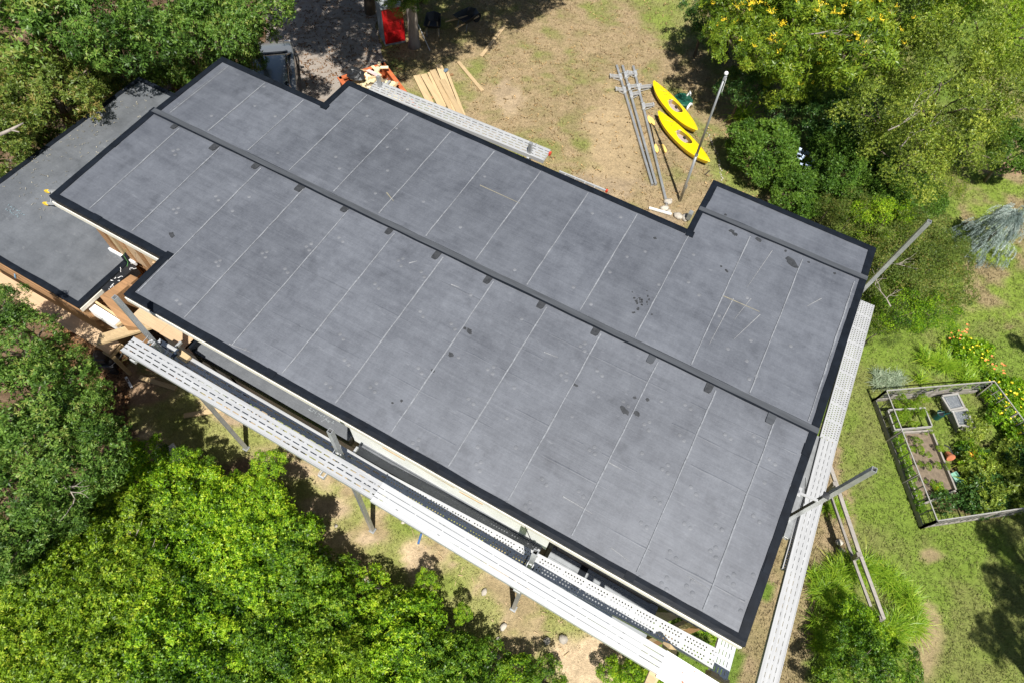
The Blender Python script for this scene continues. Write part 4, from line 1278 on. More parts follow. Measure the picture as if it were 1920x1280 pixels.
# planks
for k, (p, q, lab) in enumerate((((859, 116), (904.5, 171), 'pale sunlit plank lying alone on the dry lawn'), ((902.5, 106), (945, 51), 'plank half in leaf shade at the lawn edge'))):
    tag(MB().beam(at(*p, .02), at(*q, .02), .145, .04).build('loose_plank', LUMBER), lab, 'plank', 'loose planks on the back lawn')
lp = thing('lumber_pile', 'pile of yellow boards side by side behind the back plank', 'lumber pile', tuple(at(815, 165, 0)))
def lp_board(a_, b_, w, z, mt):
    a, b = atv(*a_, z) - lp.location, atv(*b_, z) - lp.location
    d = (b - a)
    o = MB().bbox(0, d.length, -w / 2, w / 2, -.02, .02).build('board', mt, lp)
    o.location = a
    o.rotation_euler = (0, 0, math.atan2(d.y, d.x))
for a_, b_, w, z in (((781, 142), (812, 205), .27, .06), ((794, 140), (835, 212), .25, .07), ((806, 136), (835, 200), .20, .05), ((811, 132), (852, 215), .24, .13), ((822, 121), (858, 214), .26, .16), ((829, 150), (870, 226), .22, .20), ((836, 130), (872, 222), .11, .12)):
    lp_board(a_, b_, w, z, LUMBER)
for p, q in (((786, 150), (850, 140)), ((800, 185), (858, 178))):
    MB().beam(Vector(at(*p, .02)) - lp.location, Vector(at(*q, .02)) - lp.location, .09, .04).build('sticker', BROWNW, lp)
MB().ball(Vector(at(836, 132, .2)) - lp.location, .09, 8, 6, (1, 1.3, .6), .2, random.Random(1)).build('tape_roll', simple('blue_cloth', (.12, .17, .22), .8), lp)
tag(MB().bbox(0, 1, 0, 1, 0, 1).build('white_post', PVC), 'white post lying on the ground by the boulders', 'post')
wp = bpy.data.objects['white_post']
wp.data = MB().beam(at(1217, 390, .06), at(1259, 402, .06), .07, .06).add([], []).mesh('white_post', PVC)
tag(MB().tube(at(1322, 328, .02), at(1331, 320, .05), .02, n=6).build('stick', DARKWALL), 'small dark stick near the kayak tip', 'stick')
tag(MB().box(at(1293.5, 404, .3), (.14, .2, .3)).build('meter_box', GALVD), 'small grey box at the back wall beside the boulders', 'box')
kerb = thing('edging_row', 'row of little pale edging stones curving past the kayaks', 'edging', tuple(at(1335, 290, 0)))
for k in range(26):
    u = k / 25
    stone(1327 + 26 * u + 5 * math.sin(3 * u) + random.uniform(-2, 2), 250 + 88 * u, random.uniform(.02, .04), parent=kerb)
# ------------------------------------------------------------------ driveway: car, portable toilet, skip
PAINT, nt, b = new_mat('silver_car_paint')
b.inputs['Base Color'].default_value = (.27, .28, .285, 1); b.inputs['Metallic'].default_value = .55; b.inputs['Roughness'].default_value = .3
b.inputs['Coat Weight'].default_value = .6
GLASS, nt, b = new_mat('dark_car_glass')
b.inputs['Base Color'].default_value = (.012, .016, .018, 1); b.inputs['Roughness'].default_value = .06
TYRE = simple('tyre_rubber', (.02, .02, .02), .8)
def make_car():
    c = at(524, 168, 0)
    f_ = at(520, 105, 0)
    ang = math.atan2(f_[1] - c[1], f_[0] - c[0])
    t = thing('parked_car', 'silver car parked on the shaded driveway behind the roof', 'car', (c[0], c[1], 0), rz=ang)
    t.scale = (.9, .9, .9)
    def loft(sec, cap=True):
        n = len(sec[0])
        vs = [p for s_ in sec for p in s_]
        fs = []
        for i in range(len(sec) - 1):
            for k in range(n): fs.append((i * n + k, i * n + (k + 1) % n, (i + 1) * n + (k + 1) % n, (i + 1) * n + k))
        if cap: fs += [tuple(range(n - 1, -1, -1)), tuple(range((len(sec) - 1) * n, len(sec) * n))]
        return MB().add(vs, fs)
    def sec(x, hw, z0, z1, r=.10):
        pts = []
        for cy, cz, a0 in ((hw - r, z1 - r, 0), (-hw + r, z1 - r, 90), (-hw + r * .5, z0 + r * .5, 180), (hw - r * .5, z0 + r * .5, 270)):
            rr = r if a0 < 180 else r * .5
            for k in range(4):
                a = math.radians(a0 + 30 * k)
                pts.append((x, cy + rr * math.cos(a), cz + rr * math.sin(a)))
        return pts
    body = [sec(-2.25, .70, .38, .82), sec(-2.15, .80, .28, .92), sec(-1.3, .86, .24, .96), sec(0, .87, .22, .97), (sec(.95, .86, .22, .98)), sec(1.35, .85, .24, .97), sec(1.95, .80, .28, .86, .14), sec(2.2, .70, .34, .74, .14), sec(2.28, .58, .40, .64, .08)]
    loft(body).build('body', PAINT, t, True)
    cab = [sec(-2.05, .66, .9, 1.30, .1), sec(-1.5, .66, .95, 1.46, .14), sec(-.4, .66, .95, 1.50, .14), sec(.30, .65, .95, 1.42, .14), sec(.62, .66, .95, 1.22, .1), sec(1.02, .70, .93, .99, .02)]
    loft(cab).build('window_glass', GLASS, t, True)
    roof = [[(x, y, z) for y, z in ((-w, h - .05), (-w * .8, h), (w * .8, h), (w, h - .05))] for x, w, h in ((-1.75, .6, 1.40), (-1.4, .62, 1.49), (-.4, .62, 1.53), (.22, .60, 1.465))]
    MB().add([p for s_ in roof for p in s_], [(i * 4 + k, i * 4 + k + 1, i * 4 + 5 + k, i * 4 + 4 + k) for i in range(3) for k in range(3)]).build('roof_panel', PAINT, t, True)
    for s_ in (-1, 1):
        MB().beam((1.02, s_ * .74, .97), (.22, s_ * .62, 1.45), .07, .05).build('pillar', PAINT, t)
        MB().beam((-.3, s_ * .71, .97), (-.35, s_ * .63, 1.47), .09, .04).build('pillar', PAINT, t)
        MB().beam((-1.5, s_ * .71, .97), (-1.6, s_ * .62, 1.42), .12, .05).build('pillar', PAINT, t)
        MB().beam((-.9, s_ * .62, 1.53), (.1, s_ * .60, 1.50), .03, .03).build('roof_rail', BLACKP, t)
        mi = MB().box((.75, s_ * .96, 1.02), (.10, .16, .12)).build('mirror', BLACKP, t, bevel=.03)
        MB().box((.1, s_ * .872, .60), (.01, .01, .6)).build('door_gap', BLACKP, t)
        for x in (-1.4, 1.42):
            w = MB().tube((x, s_ * .68, .33), (x, s_ * .89, .33), .33, n=22).build('wheel', TYRE, t)
            MB().tube((x, s_ * .885, .33), (x, s_ * .90, .33), .21, .17, 14).build('rim', STEEL, w)
            MB().tube((x, s_ * .80, .36), (x, s_ * .875, .36), .39, n=22).build('wheel_arch', BLACKP, t)
        MB().box((2.12, s_ * .60, .70), (.22, .26, .12)).build('headlight', simple('lamp_lens', (.6, .62, .62), .15), t, bevel=.03)
    MB().box((1.08, 0, .985), (.12, 1.25, .02)).build('cowl', BLACKP, t)
    MB().beam((1.03, -.5, 1.01), (.95, .2, 1.06), .02, .015).build('wiper', BLACKP, t)
    for y in (-.45, .45): MB().beam((1.1, y * 1.3, .985), (2.0, y, .875), .012, .006).build('bonnet_crease', BLACKP, t)
make_car()

RED = simple('red_plastic', (.42, .008, .010), .42, 0, .12, 3, .05)
GREYP = simple('grey_plastic', (.20, .23, .25), .5, 0, .12, 3, .05)
WHITEROOF = simple('translucent_white_roof', (.30, .32, .33), .5, 0, .1, 3, .05)
a_, b_ = at(723.7, 88.2, 0), at(760.6, 80.6, 0)
d = b_ - a_
wd = float(np.hypot(d[0], d[1]))
t = thing('portable_toilet', 'portable toilet with a red door and grey sides under the tree', 'portable toilet', (a_[0], a_[1], 0), rz=math.atan2(d[1], d[0]))
hh = 1.62
MB().bbox(-.02, wd + .02, .02, wd + .1, 0, .12).build('skid_base', GREYP, t)
for x in (0, wd - .05): MB().bbox(x, x + .05, .03, wd + .08, .12, hh).build('side_panel', GREYP, t)
MB().bbox(.05, wd - .05, wd + .03, wd + .08, .12, hh).build('back_panel', GREYP, t)
MB().bbox(.0, wd, .012, .05, .10, hh).build('door_frame', RED, t)
dr = MB().bbox(.09, wd - .09, -.008, .012, .17, hh - .12).build('door', RED, t, bevel=.008)
for k in range(3): MB().bbox(.15, wd - .15, -.022, -.008, .28 + k * .42, .28 + k * .42 + .32).build('door_panel', RED, dr, bevel=.01)
MB().box((wd - .16, -.03, .95), (.03, .04, .12)).build('handle', BLACKP, dr)
MB().box((wd / 2, -.024, 1.36), (.22, .006, .12)).build('sign_plate', RED, dr)
rf = MB()
vs = []
n = 8
for i in range(n + 1):
    x = -.03 + (wd + .06) * i / n
    z = hh + .02 + .09 * math.sin(math.pi * i / n) ** .7
    vs += [(x, -.03, z - .03), (x, wd + .12, z - .03)]
rf.add(vs + [(x, y, hh - .02) for x, y, z in vs], [(2 * i, 2 * i + 2, 2 * i + 3, 2 * i + 1) for i in range(n)] + [(2 * i, 2 * (n + 1) + 2 * i, 2 * (n + 1) + 2 * i + 2, 2 * i + 2) for i in range(n)] + [(2 * i + 1, 2 * i + 3, 2 * (n + 1) + 2 * i + 3, 2 * (n + 1) + 2 * i + 1) for i in range(n)])
rf.build('roof', WHITEROOF, t)
MB().tube((wd - .12, wd - .02, hh), (wd - .12, wd - .02, hh + .35), .05, n=10).build('vent_pipe', GREYP, t)

# skip full of rubbish
ORANGE = simple('rusty_orange_steel', (.50, .13, .045), .6, 0, .3, 5, .3)
zr_s = 1.25
A, B_, C_ = atv(719.5, 119, zr_s), atv(635.5, 146, zr_s), atv(752, 167, zr_s)
u, v = (B_ - A), (C_ - A)
Lu = u.length
v = Vector((-u.y, u.x, 0)).normalized()
if v.dot(C_ - A) < 0: v = -v
Lv = 3.4
sk = thing('skip', 'orange skip heaped with timber offcuts and rubbish behind the house', 'skip', (A.x, A.y, 0), rz=math.atan2(u.y, u.x))
sg = 1 if Vector((-u.y, u.x, 0)).dot(v) > 0 else -1
ylo, yhi = (0, Lv) if sg > 0 else (-Lv, 0)
for x0, x1, y0, y1, nm in ((0, .05, ylo, yhi, 'side_wall'), (Lu - .05, Lu, ylo, yhi, 'side_wall'), (.05, Lu - .05, ylo, ylo + .05, 'end_wall'), (.05, Lu - .05, yhi - .05, yhi, 'end_wall')):
    MB().bbox(x0, x1, y0, y1, .12, zr_s - .06).build(nm, ORANGE, sk)
    MB().bbox(x0 - .05, x1 + .05, y0 - .05, y1 + .05, zr_s - .058, zr_s).build('rim', ORANGE, sk)
MB().bbox(.05, Lu - .05, ylo + .05, yhi - .05, .12, .2).build('floor', ORANGE, sk)
for k in range(4): MB().box((Lu * (.15 + .23 * k), (ylo if sg > 0 else yhi) - sg * .03, .65), (.07, .06, 1.0)).build('rib', ORANGE, sk)
def in_skip(uu, vv, z):
    p = A + u * uu + v * (Lv * vv)
    return Vector((p.x, p.y, z))
rs = random.Random(21)
CREAM = simple('cream_insulation', (.70, .60, .36), .85, 0, .15, 8, .3, objvar=.2)
heap = thing('rubble_heap', 'cream heap of broken insulation and offcuts in the orange skip', 'rubbish', in_skip(.5, .4, .2))
hp_ = MB()
n1, n2 = 16, 14
vs = []
for i in range(n1 + 1):
    for j in range(n2 + 1):
        uu, vv = i / n1, j / n2
        e = min(uu, 1 - uu, vv, 1 - vv) * 4
        q = in_skip(.03 + .94 * uu, .03 + .94 * vv, .72 + .4 * min(1, e) + rs.uniform(-.08, .1) + (.25 if .2 < uu < .75 else 0)) - heap.location
        vs.append(q)
hp_.add(vs, [(i * (n2 + 1) + j, (i + 1) * (n2 + 1) + j, (i + 1) * (n2 + 1) + j + 1, i * (n2 + 1) + j + 1) for i in range(n1) for j in range(n2)])
hp_.build('loose_fill', simple('rubble_fill', (.22, .17, .11), .9, 0, .4, 6, .5), heap)
for k in range(170):
    q = in_skip(rs.uniform(.12, .85), rs.uniform(.08, .9), rs.uniform(1.15, 1.48)) - heap.location
    an, ti = rs.uniform(0, 6.28), rs.uniform(-.35, .35)
    dvec = Vector((math.cos(an) * math.cos(ti), math.sin(an) * math.cos(ti), math.sin(ti)))
    if k % 6: MB().beam(q, q + dvec * rs.uniform(.10, .32), rs.uniform(.08, .2), rs.uniform(.02, .07), (rs.uniform(-.4, .4), rs.uniform(-.4, .4), 1)).build('insulation_chunk', CREAM, heap)
    else: MB().beam(q, q + dvec * rs.uniform(.2, .55), rs.uniform(.05, .1), .03, (rs.uniform(-.4, .4), rs.uniform(-.4, .4), 1)).build('offcut', LUMBER, heap)
MB().beam(in_skip(.45, .12, 1.5) - heap.location, in_skip(.36, .3, 1.62) - heap.location, .15, .02).build('pink_scrap', simple('pink_foil', (.75, .52, .5), .5), heap)
MB().beam(in_skip(.7, .45, 1.4) - heap.location, in_skip(.62, .62, 1.5) - heap.location, .3, .03).build('white_sheet', WRAP, heap)
bag = MB().ball((0, 0, 0), .30, 16, 10, (1.25, .9, .7), .13, random.Random(4)).build('rubbish_bag', BLACKP, None, False)
bag.location = tuple(at(666, 140, 1.62))
tag(bag, 'black rubbish bag on the heap in the orange skip', 'rubbish bag')

# barrows in the tree shade
def barrow(label, px, py, rz):
    t = thing('wheelbarrow', label, 'wheelbarrow', tuple(at(px, py, 0)), rz=rz, group='wheelbarrows in the tree shade')
    top = [(-.48, -.36), (.42, -.30), (.56, 0), (.42, .30), (-.48, .36)]
    bot = [(-.25, -.22), (.20, -.2), (.28, 0), (.20, .2), (-.25, .22)]
    vs = [(x, y, .62) for x, y in top] + [(x, y, .36) for x, y in bot]
    MB().add(vs + [(x * .95, y * .95, .62) for x, y in top] + [(x * .93, y * .93, .38) for x, y in bot],
             [(k, (k + 1) % 5, 5 + (k + 1) % 5, 5 + k) for k in range(5)] + [(10 + k, 15 + k, 15 + (k + 1) % 5, 10 + (k + 1) % 5) for k in range(5)] + [(k, 10 + k, 10 + (k + 1) % 5, (k + 1) % 5) for k in range(5)] + [(15, 16, 17, 18, 19), (9, 8, 7, 6, 5)]).build('tray', BLACKP, t)
    for s_ in (-1, 1):
        MB().beam((.62, s_ * .10, .30), (-.95, s_ * .30, .52), .045, .045).build('handle', LUMBER, t)
        MB().beam((-.2, s_ * .24, .36), (-.3, s_ * .26, 0), .03, .03).build('leg', GALVD, t)
    MB().tube((.62, -.04, .2), (.62, .04, .2), .2, n=18).build('wheel', TYRE, t)
    return t
barrow('black wheelbarrow closer to the tree trunk with its wooden handle in the sun', 813, 62, math.radians(118))
barrow('black wheelbarrow further right in the shade by the lawn edge', 875, 52, math.radians(75))
tag(MB().tube(at(806, 95, .02), Vector(at(784, 48, .0)) + Vector((0, 0, .05)), .018, n=7).build('white_stick', PVC), 'thin white stick on the ground right of the tree trunk', 'stick')

# ------------------------------------------------------------------ vegetable garden
GREYW = wood_mat('weathered_timber', (.28, .255, .225), .25, 'X', .15)
WHITEW = simple('peeling_white_timber', (.30, .29, .265), .7, 0, .15, 14, .2)
WIRE = simple('fence_wire', (.32, .32, .31), .6, .2)
corners = [(1636, 752), (1725, 989), (1990, 950), (1832, 735)]
G = [atv(*p) for p in corners]
hf = .74
gf = thing('garden_fence', 'weathered wire and rail fence closing in the vegetable garden', 'fence', G[0])
def L_(p): return Vector(p) - gf.location
def fence_side(a, b, n, rail_top=WHITEW, skirt=.16, boards=False):
    for i in range(n + 1):
        p = a.lerp(b, i / n)
        big = i % 4 == 0
        MB().beam(L_(p), L_(p + Vector((0, 0, hf))), .05 if big else .022, .05 if big else .022).build('post' if big else 'picket', GREYW, gf)
    MB().beam(L_(a + Vector((0, 0, hf + .012))), L_(b + Vector((0, 0, hf + .012))), .03, .022).build('top_rail', rail_top, gf)
    MB().beam(L_(a + Vector((0, 0, skirt / 2))), L_(b + Vector((0, 0, skirt / 2))), .03, skirt).build('base_board', GREYW, gf)
    w = MB()
    L = (b - a).length
    k = int(L / .10)
    for i in range(k + 1):
        p = a.lerp(b, i / k)
        w.tube(L_(p + Vector((0, 0, skirt))), L_(p + Vector((0, 0, hf))), .0028, n=3, cap=False)
    for j in range(5):
        z = skirt + (hf - skirt) * (j + .5) / 5
        w.tube(L_(a + Vector((0, 0, z))), L_(b + Vector((0, 0, z))), .0028, n=3, cap=False)
    tag(w.build('wire_netting', WIRE, gf), kind='stuff')
fence_side(G[0], G[1], 12)
fence_side(G[0], G[3], 8)
fence_side(G[3], G[2], 14)
fence_side(G[1], G[2], 10)
for i in range(9):                                          # grey boards in the back side
    p, q = G[0].lerp(G[3], i / 9 + .01), G[0].lerp(G[3], (i + 1) / 9 - .01)
    if i in (1, 2, 4, 5, 7):
        MB().beam(L_(p + Vector((0, 0, .20))), L_(q + Vector((0, 0, .20 + (.15 if i in (4, 5) else 0)))), .015, .30).build('fence_board', GREYW, gf)
for i in range(24):                                         # slanting pickets on the near side
    p = G[1].lerp(G[2], i / 24)
    MB().beam(L_(p + Vector((0, 0, .06))), L_(p + Vector((.02, .02, hf - .04))), .035, .012).build('picket', GREYW, gf)
MB().beam(L_(G[3] + Vector((0, -.15, 0))), L_(G[3] + Vector((-.05, -.1, hf))), .03, .03).build('brace', GREYW, gf)
def frame_box(name, label, cat, pts, z, w, h, mat, panes=None):
    P = [atv(*p, z) for p in pts]
    t = thing(name, label, cat, (P[0].x, P[0].y, 0))
    for i in range(4):
        a, b = P[i] - t.location, P[(i + 1) % 4] - t.location
        MB().beam(a + (b - a).normalized() * w * .45, b + (b - a).normalized() * w * .45 * (-1 if i % 2 else 1), w, h).build('rail' if panes else 'side_board', mat, t)
    if panes:
        MB().add([q - t.location + Vector((0, 0, -.004)) for q in P], [(3, 2, 1, 0)]).build('pane', panes, t)
    return t
PANE, nt, b = new_mat('cold_frame_glass')
b.inputs['Base Color'].default_value = (.5, .55, .6, 1); b.inputs['Roughness'].default_value = .12
b.inputs['Transmission Weight'].default_value = .75; b.inputs['IOR'].default_value = 1.2
frame_box('raised_bed', 'raised bed framed in grey boards with weeds inside at the garden top', 'raised bed', [(1663, 769), (1732, 765), (1746, 800), (1676, 806)], .30, .04, .12, WHITEW)
frame_box('raised_bed', 'long raised bed of bare brown soil edged with grey boards', 'raised bed', [(1676, 812), (1744, 808), (1790, 920), (1722, 948)], .14, .05, .16, GREYW)
lb = [o for o in bpy.data.objects if o.get('label', '').startswith('long raised bed')][0]
q_ = [atv(*p, .10) - lb.location for p in ((1676, 812), (1744, 808), (1790, 920), (1722, 948))]
MB().add(q_ + [v - Vector((0, 0, .1)) for v in q_], [(3, 2, 1, 0)] + [(k, (k + 1) % 4, 4 + (k + 1) % 4, 4 + k) for k in range(4)]).build('bed_soil', simple('bed_soil', (.17, .13, .09), .95, 0, .35, 9, .6), lb)
frame_box('cold_frame', 'upper white cold frame with a glass light beside the garden fence', 'cold frame', [(1765, 742), (1795, 738), (1807, 763), (1781, 768)], .34, .055, .05, WHITEW, PANE)
frame_box('cold_frame', 'lower white cold frame with a glass light near the watering can', 'cold frame', [(1786, 771), (1812, 767), (1824, 796), (1797, 798)], .34, .055, .05, WHITEW, PANE)
tag(MB().bbox(0, .01, 0, .01, 0, .01).build('frame_box', GREYW), 'grey timber box under the cold frames', 'box')
fb = bpy.data.objects['frame_box']
q = [at(*p, 0.0) for p in ((1762, 752), (1790, 748), (1820, 806), (1792, 810))]
fb.data = MB().prism([(a[0], a[1]) for a in q], 0, .24).mesh('frame_box', GREYW)
wc = thing('watering_can', 'dark green watering can standing on the garden path', 'watering can', tuple(at(1754, 781, 0)), rz=.6)
WCG = simple('dark_green_can', (.006, .06, .05), .35)
MB().tube((0, 0, 0), (0, 0, .26), .12, .11, 16).build('body', WCG, wc)
MB().tube((.1, 0, .1), (.32, 0, .30), .022, .016, 8).build('spout', WCG, wc)
MB().tube((.31, 0, .29), (.36, 0, .33), .03, .05, 10).build('rose', PVC, wc)
MB().path([(-.1, 0, .22), (-.16, 0, .34), (.02, 0, .40), (.1, 0, .26)], .012, 6).build('handle', WCG, wc)
MB().tube((0, 0, .261), (0, 0, .264), .085, n=14).build('mouth', BLACKP, wc)
tp = thing('flower_pot', 'tipped terracotta pot among the garden plants', 'flower pot', tuple(at(1776, 848, .08)), rot=(1.2, 0, .5))
MB().tube((0, 0, 0), (0, 0, .2), .07, .11, 14).build('pot', simple('terracotta', (.5, .17, .08), .8), tp)
MB().tube((0, 0, .17), (0, 0, .205), .122, .122, 14).build('rim', simple('terracotta_rim', (.5, .17, .08), .8), tp)
tag(MB().path([at(1770, 833, .25), at(1780, 838, .28), at(1786, 850, .2), at(1789, 862, .05)], .018, 6).build('garden_hose', BLACKP), 'short dark hose curving over the garden bed', 'hose')
pl = thing('planter', 'pale green plastic trough lying beside the brown bed', 'planter', tuple(at(1790, 900, 0)), rz=math.radians(-15))
PLG = simple('pale_green_plastic', (.22, .42, .32), .5)
a, b = at(1783, 890, .12), at(1797, 909, .12)
pl.rotation_euler = (0, 0, math.atan2(b[1] - a[1], b[0] - a[0]))
ln = float(np.linalg.norm(b - a)) / 2 + .04
for y0, y1 in ((-.11, -.09), (.09, .11)): MB().bbox(-ln, ln, y0, y1, 0, .15).build('side', PLG, pl)
for x0 in (-ln - .005, ln - .015): MB().bbox(x0, x0 + .02, -.09, .09, 0, .15).build('end', PLG, pl)
MB().bbox(-ln, ln, -.09, .09, .0, .09).build('bottom', PLG, pl)

# post and rail fence beside the right gable
rf = thing('rail_fence', 'grey post and rail fence running beside the right gable into the tall grass', 'fence', tuple(at(1594, 1053, 0)))
ZU, ZL = .95, .45
pts_u = [(1560, 880), (1606, 1015), (1612.5, 1037), (1657, 1160), (1672, 1215)]
def wpt(p, z): return Vector(at(*p, z)) - rf.location
MB().beam(wpt((1556, 872), ZU), wpt((1613, 1042), ZU), .10, .055).build('rail', GREYW, rf)
MB().beam(wpt((1613, 1040), ZU + .06), wpt((1657, 1160), ZU + .06), .085, .055).build('rail', GREYW, rf)
MB().beam(wpt((1556, 925), ZL), wpt((1599, 1046), ZL), .07, .05).build('rail', GREYW, rf)
MB().beam(wpt((1597, 1040), ZL + .05), wpt((1632, 1136), ZL + .05), .07, .05).build('rail', GREYW, rf)
b0 = Vector(at(1594, 1053, 0)) - rf.location
MB().beam(b0, Vector(at(1611, 1038, 1.1)) - rf.location, .10, .10).build('post', GREYW, rf)
MB().beam(Vector(at(1636, 1168, 0)) - rf.location, Vector(at(1654, 1157, 1.0)) - rf.location, .10, .10).build('post', GREYW, rf)
MB().beam(Vector(at(1548, 926, 0)) - rf.location, Vector(at(1566, 905, 1.0)) - rf.location, .10, .10).build('post', GREYW, rf)
for px, py, r, lab in ((1573, 1016, .11, 'upper pale stone beside the rail fence'), (1578, 1032, .10, 'middle pale stone beside the rail fence'), (1580, 1045, .09, 'lower pale stone beside the rail fence'), (1514, 1073, .03, 'small white chip on the dry strip by the long plank')):
    stone(px, py, r, lab, group='stones beside the rail fence')
# ------------------------------------------------------------------ foliage
def unit(v): return v / (np.linalg.norm(v, axis=-1, keepdims=True) + 1e-9)
def leaves_from_sprays(g, pos, axis, k, L, Wd, elev=(0.0, 0.9), fold=.25, ljit=.35, tintsd=.13, base=None):
    m = len(pos)
    ref = np.where(np.abs(axis[:, 2:3]) < .9, np.array([[0, 0, 1.0]]), np.array([[1.0, 0, 0]]))
    u = unit(np.cross(axis, ref)); w = np.cross(axis, u)
    ph = g.uniform(0, 2 * np.pi, (m, 1)) + np.arange(k)[None] * (2 * np.pi / k) + g.normal(0, .3, (m, k))
    el = g.uniform(elev[0], elev[1], (m, k))
    rad = u[:, None] * np.cos(ph)[..., None] + w[:, None] * np.sin(ph)[..., None]
    d = rad * np.cos(el)[..., None] + axis[:, None] * np.sin(el)[..., None]
    nrm = axis[:, None] * np.cos(el)[..., None] - rad * np.sin(el)[..., None]
    nrm = unit(nrm + g.normal(0, .28, nrm.shape))
    s = np.cross(nrm, d)
    ln = L * g.uniform(1 - ljit, 1 + ljit, (m, k, 1)); wd = Wd * g.uniform(.75, 1.25, (m, k, 1))
    b = pos[:, None] + d * ln * .10
    mid_ = b + d * ln * .45
    V = np.stack([b, mid_ + s * wd / 2 + nrm * wd * fold, b + d * ln - nrm * wd * .15, mid_ - s * wd / 2 + nrm * wd * fold], 2)
    t0 = g.normal(.5, tintsd, (m, 1)) if base is None else base[:, None]
    T = np.clip(t0 + g.normal(0, tintsd * .8, (m, k)), 0, 1)
    T = np.repeat(T[..., None], 4, -1)
    V = V.reshape(-1, 3)
    return V, np.arange(len(V)).reshape(-1, 4), T.ravel()
def crown(name, mat, seed, R, nclump, nspray, k, L, Wd, squash=.8, clump=(.26, .42), elev=(0.0, .9), low=-.3, upb=.6, tintsd=.13, shell=(.62, .98)):
    g = np.random.default_rng(seed)
    i = np.arange(nclump)
    z = low + (1 - low) * (i + .5) / nclump
    ph = i * 2.39996 + g.uniform(0, .9, nclump)
    r = np.sqrt(1 - z ** 2)
    d = np.c_[r * np.cos(ph), r * np.sin(ph), z] + g.normal(0, .14, (nclump, 3))
    d = unit(d)
    lump = g.uniform(shell[0], shell[1], (nclump, 1)) * (1 + .16 * np.sin(3 * ph + seed)[:, None])
    c = d * lump * R * np.array([1, 1, squash])
    cr = R * g.uniform(*clump, nclump)
    P, A, B = [], [], []
    for j in range(nclump):
        n = int(nspray * (cr[j] / (R * .34)) ** 2)
        a = unit(g.normal(0, 1, (n, 3)) + d[j] * .9 + np.array([0, 0, upb]))
        P.append(c[j] + cr[j] * a * g.uniform(.55, 1.08, (n, 1)) * np.array([1, 1, .8]))
        A.append(unit(a + g.normal(0, .35, a.shape)))
        B.append(np.clip(g.normal(g.normal(.5, tintsd * .8), tintsd, n), 0, 1))
    V, F, T = leaves_from_sprays(g, np.concatenate(P), np.concatenate(A), k, L, Wd, elev, tintsd=tintsd, base=np.concatenate(B))
    me = np_mesh(name, V, F, mat, tint=T)
    return dict(mesh=me, R=R, limbs=c, sq=squash)
OAK = leaf_mat('oak_leaf', [(.0, (.035, .08, .014)), (.4, (.105, .21, .030)), (.75, (.20, .33, .055)), (1.0, (.31, .33, .08))], .34, .46, .14)
OAKB = leaf_mat('olive_oak_leaf', [(.0, (.045, .075, .014)), (.4, (.125, .19, .03)), (.75, (.21, .28, .05)), (1.0, (.30, .24, .07))], .34, .46, .14)
HEDGE = leaf_mat('bright_leaf', [(.0, (.025, .075, .008)), (.35, (.14, .30, .015)), (.7, (.34, .55, .025)), (1.0, (.58, .70, .05))], .42, .42, .16)
HEDGED = leaf_mat('mid_green_leaf', [(.0, (.03, .08, .010)), (.35, (.10, .215, .018)), (.7, (.21, .37, .028)), (1.0, (.38, .50, .045))], .4, .42, .16)
HEDGEY = leaf_mat('yellow_green_leaf', [(.0, (.06, .12, .012)), (.35, (.17, .30, .018)), (.7, (.33, .48, .03)), (1.0, (.52, .58, .06))], .42, .45, .10)
OLIVE = leaf_mat('olive_leaf', [(.0, (.06, .10, .018)), (.4, (.20, .28, .04)), (.75, (.35, .44, .06)), (1.0, (.50, .52, .09))], .34, .4, .08)
GOLDT = leaf_mat('golden_rain_leaf', [(.0, (.035, .075, .010)), (.4, (.14, .235, .020)), (.75, (.25, .36, .03)), (1.0, (.36, .42, .04))], .36, .4, .06)
DARKG = leaf_mat('dark_shrub_leaf', [(.0, (.02, .06, .014)), (.4, (.055, .14, .03)), (.75, (.11, .21, .045)), (1.0, (.18, .28, .06))], .3, .34, .08)
YEW = leaf_mat('yew_needle', [(.0, (.03, .08, .010)), (.4, (.075, .165, .018)), (.75, (.13, .24, .026)), (1.0, (.19, .30, .035))], .2, .5, .05)
BLUE = leaf_mat('blue_cedar_needle', [(.0, (.15, .20, .19)), (.4, (.30, .38, .355)), (.75, (.44, .52, .49)), (1.0, (.58, .65, .60))], .12, .55, .05)
BLADE = leaf_mat('grass_blade', [(.0, (.09, .19, .018)), (.4, (.22, .38, .028)), (.75, (.36, .50, .04)), (1.0, (.52, .54, .08))], .38, .4, .08)
SILVER = leaf_mat('silver_blade', [(.0, (.12, .17, .11)), (.4, (.24, .31, .20)), (.75, (.40, .46, .32)), (1.0, (.55, .56, .40))], .25, .5, .05)
BARK = simple('grey_bark', (.17, .135, .10), .9, 0, .35, 6, .8, (1, 1, .3))
BARKL = simple('pale_bark', (.30, .26, .22), .9, 0, .3, 5, .8, (1, 1, .3))
YFLOW = simple('golden_flower', (.88, .66, .03), .6, 0, .2, 9, 0)
OFLOW = simple('orange_flower', (.80, .22, .06), .6, 0, .2, 9, 0)
MFLOW = simple('marigold_flower', (.90, .42, .01), .6, 0, .15, 9, 0)
BFLOW = simple('pale_blue_flower', (.55, .66, .86), .6, 0, .12, 9, 0)
PFLOW = simple('lilac_flower', (.45, .36, .52), .6, 0, .12, 9, 0)

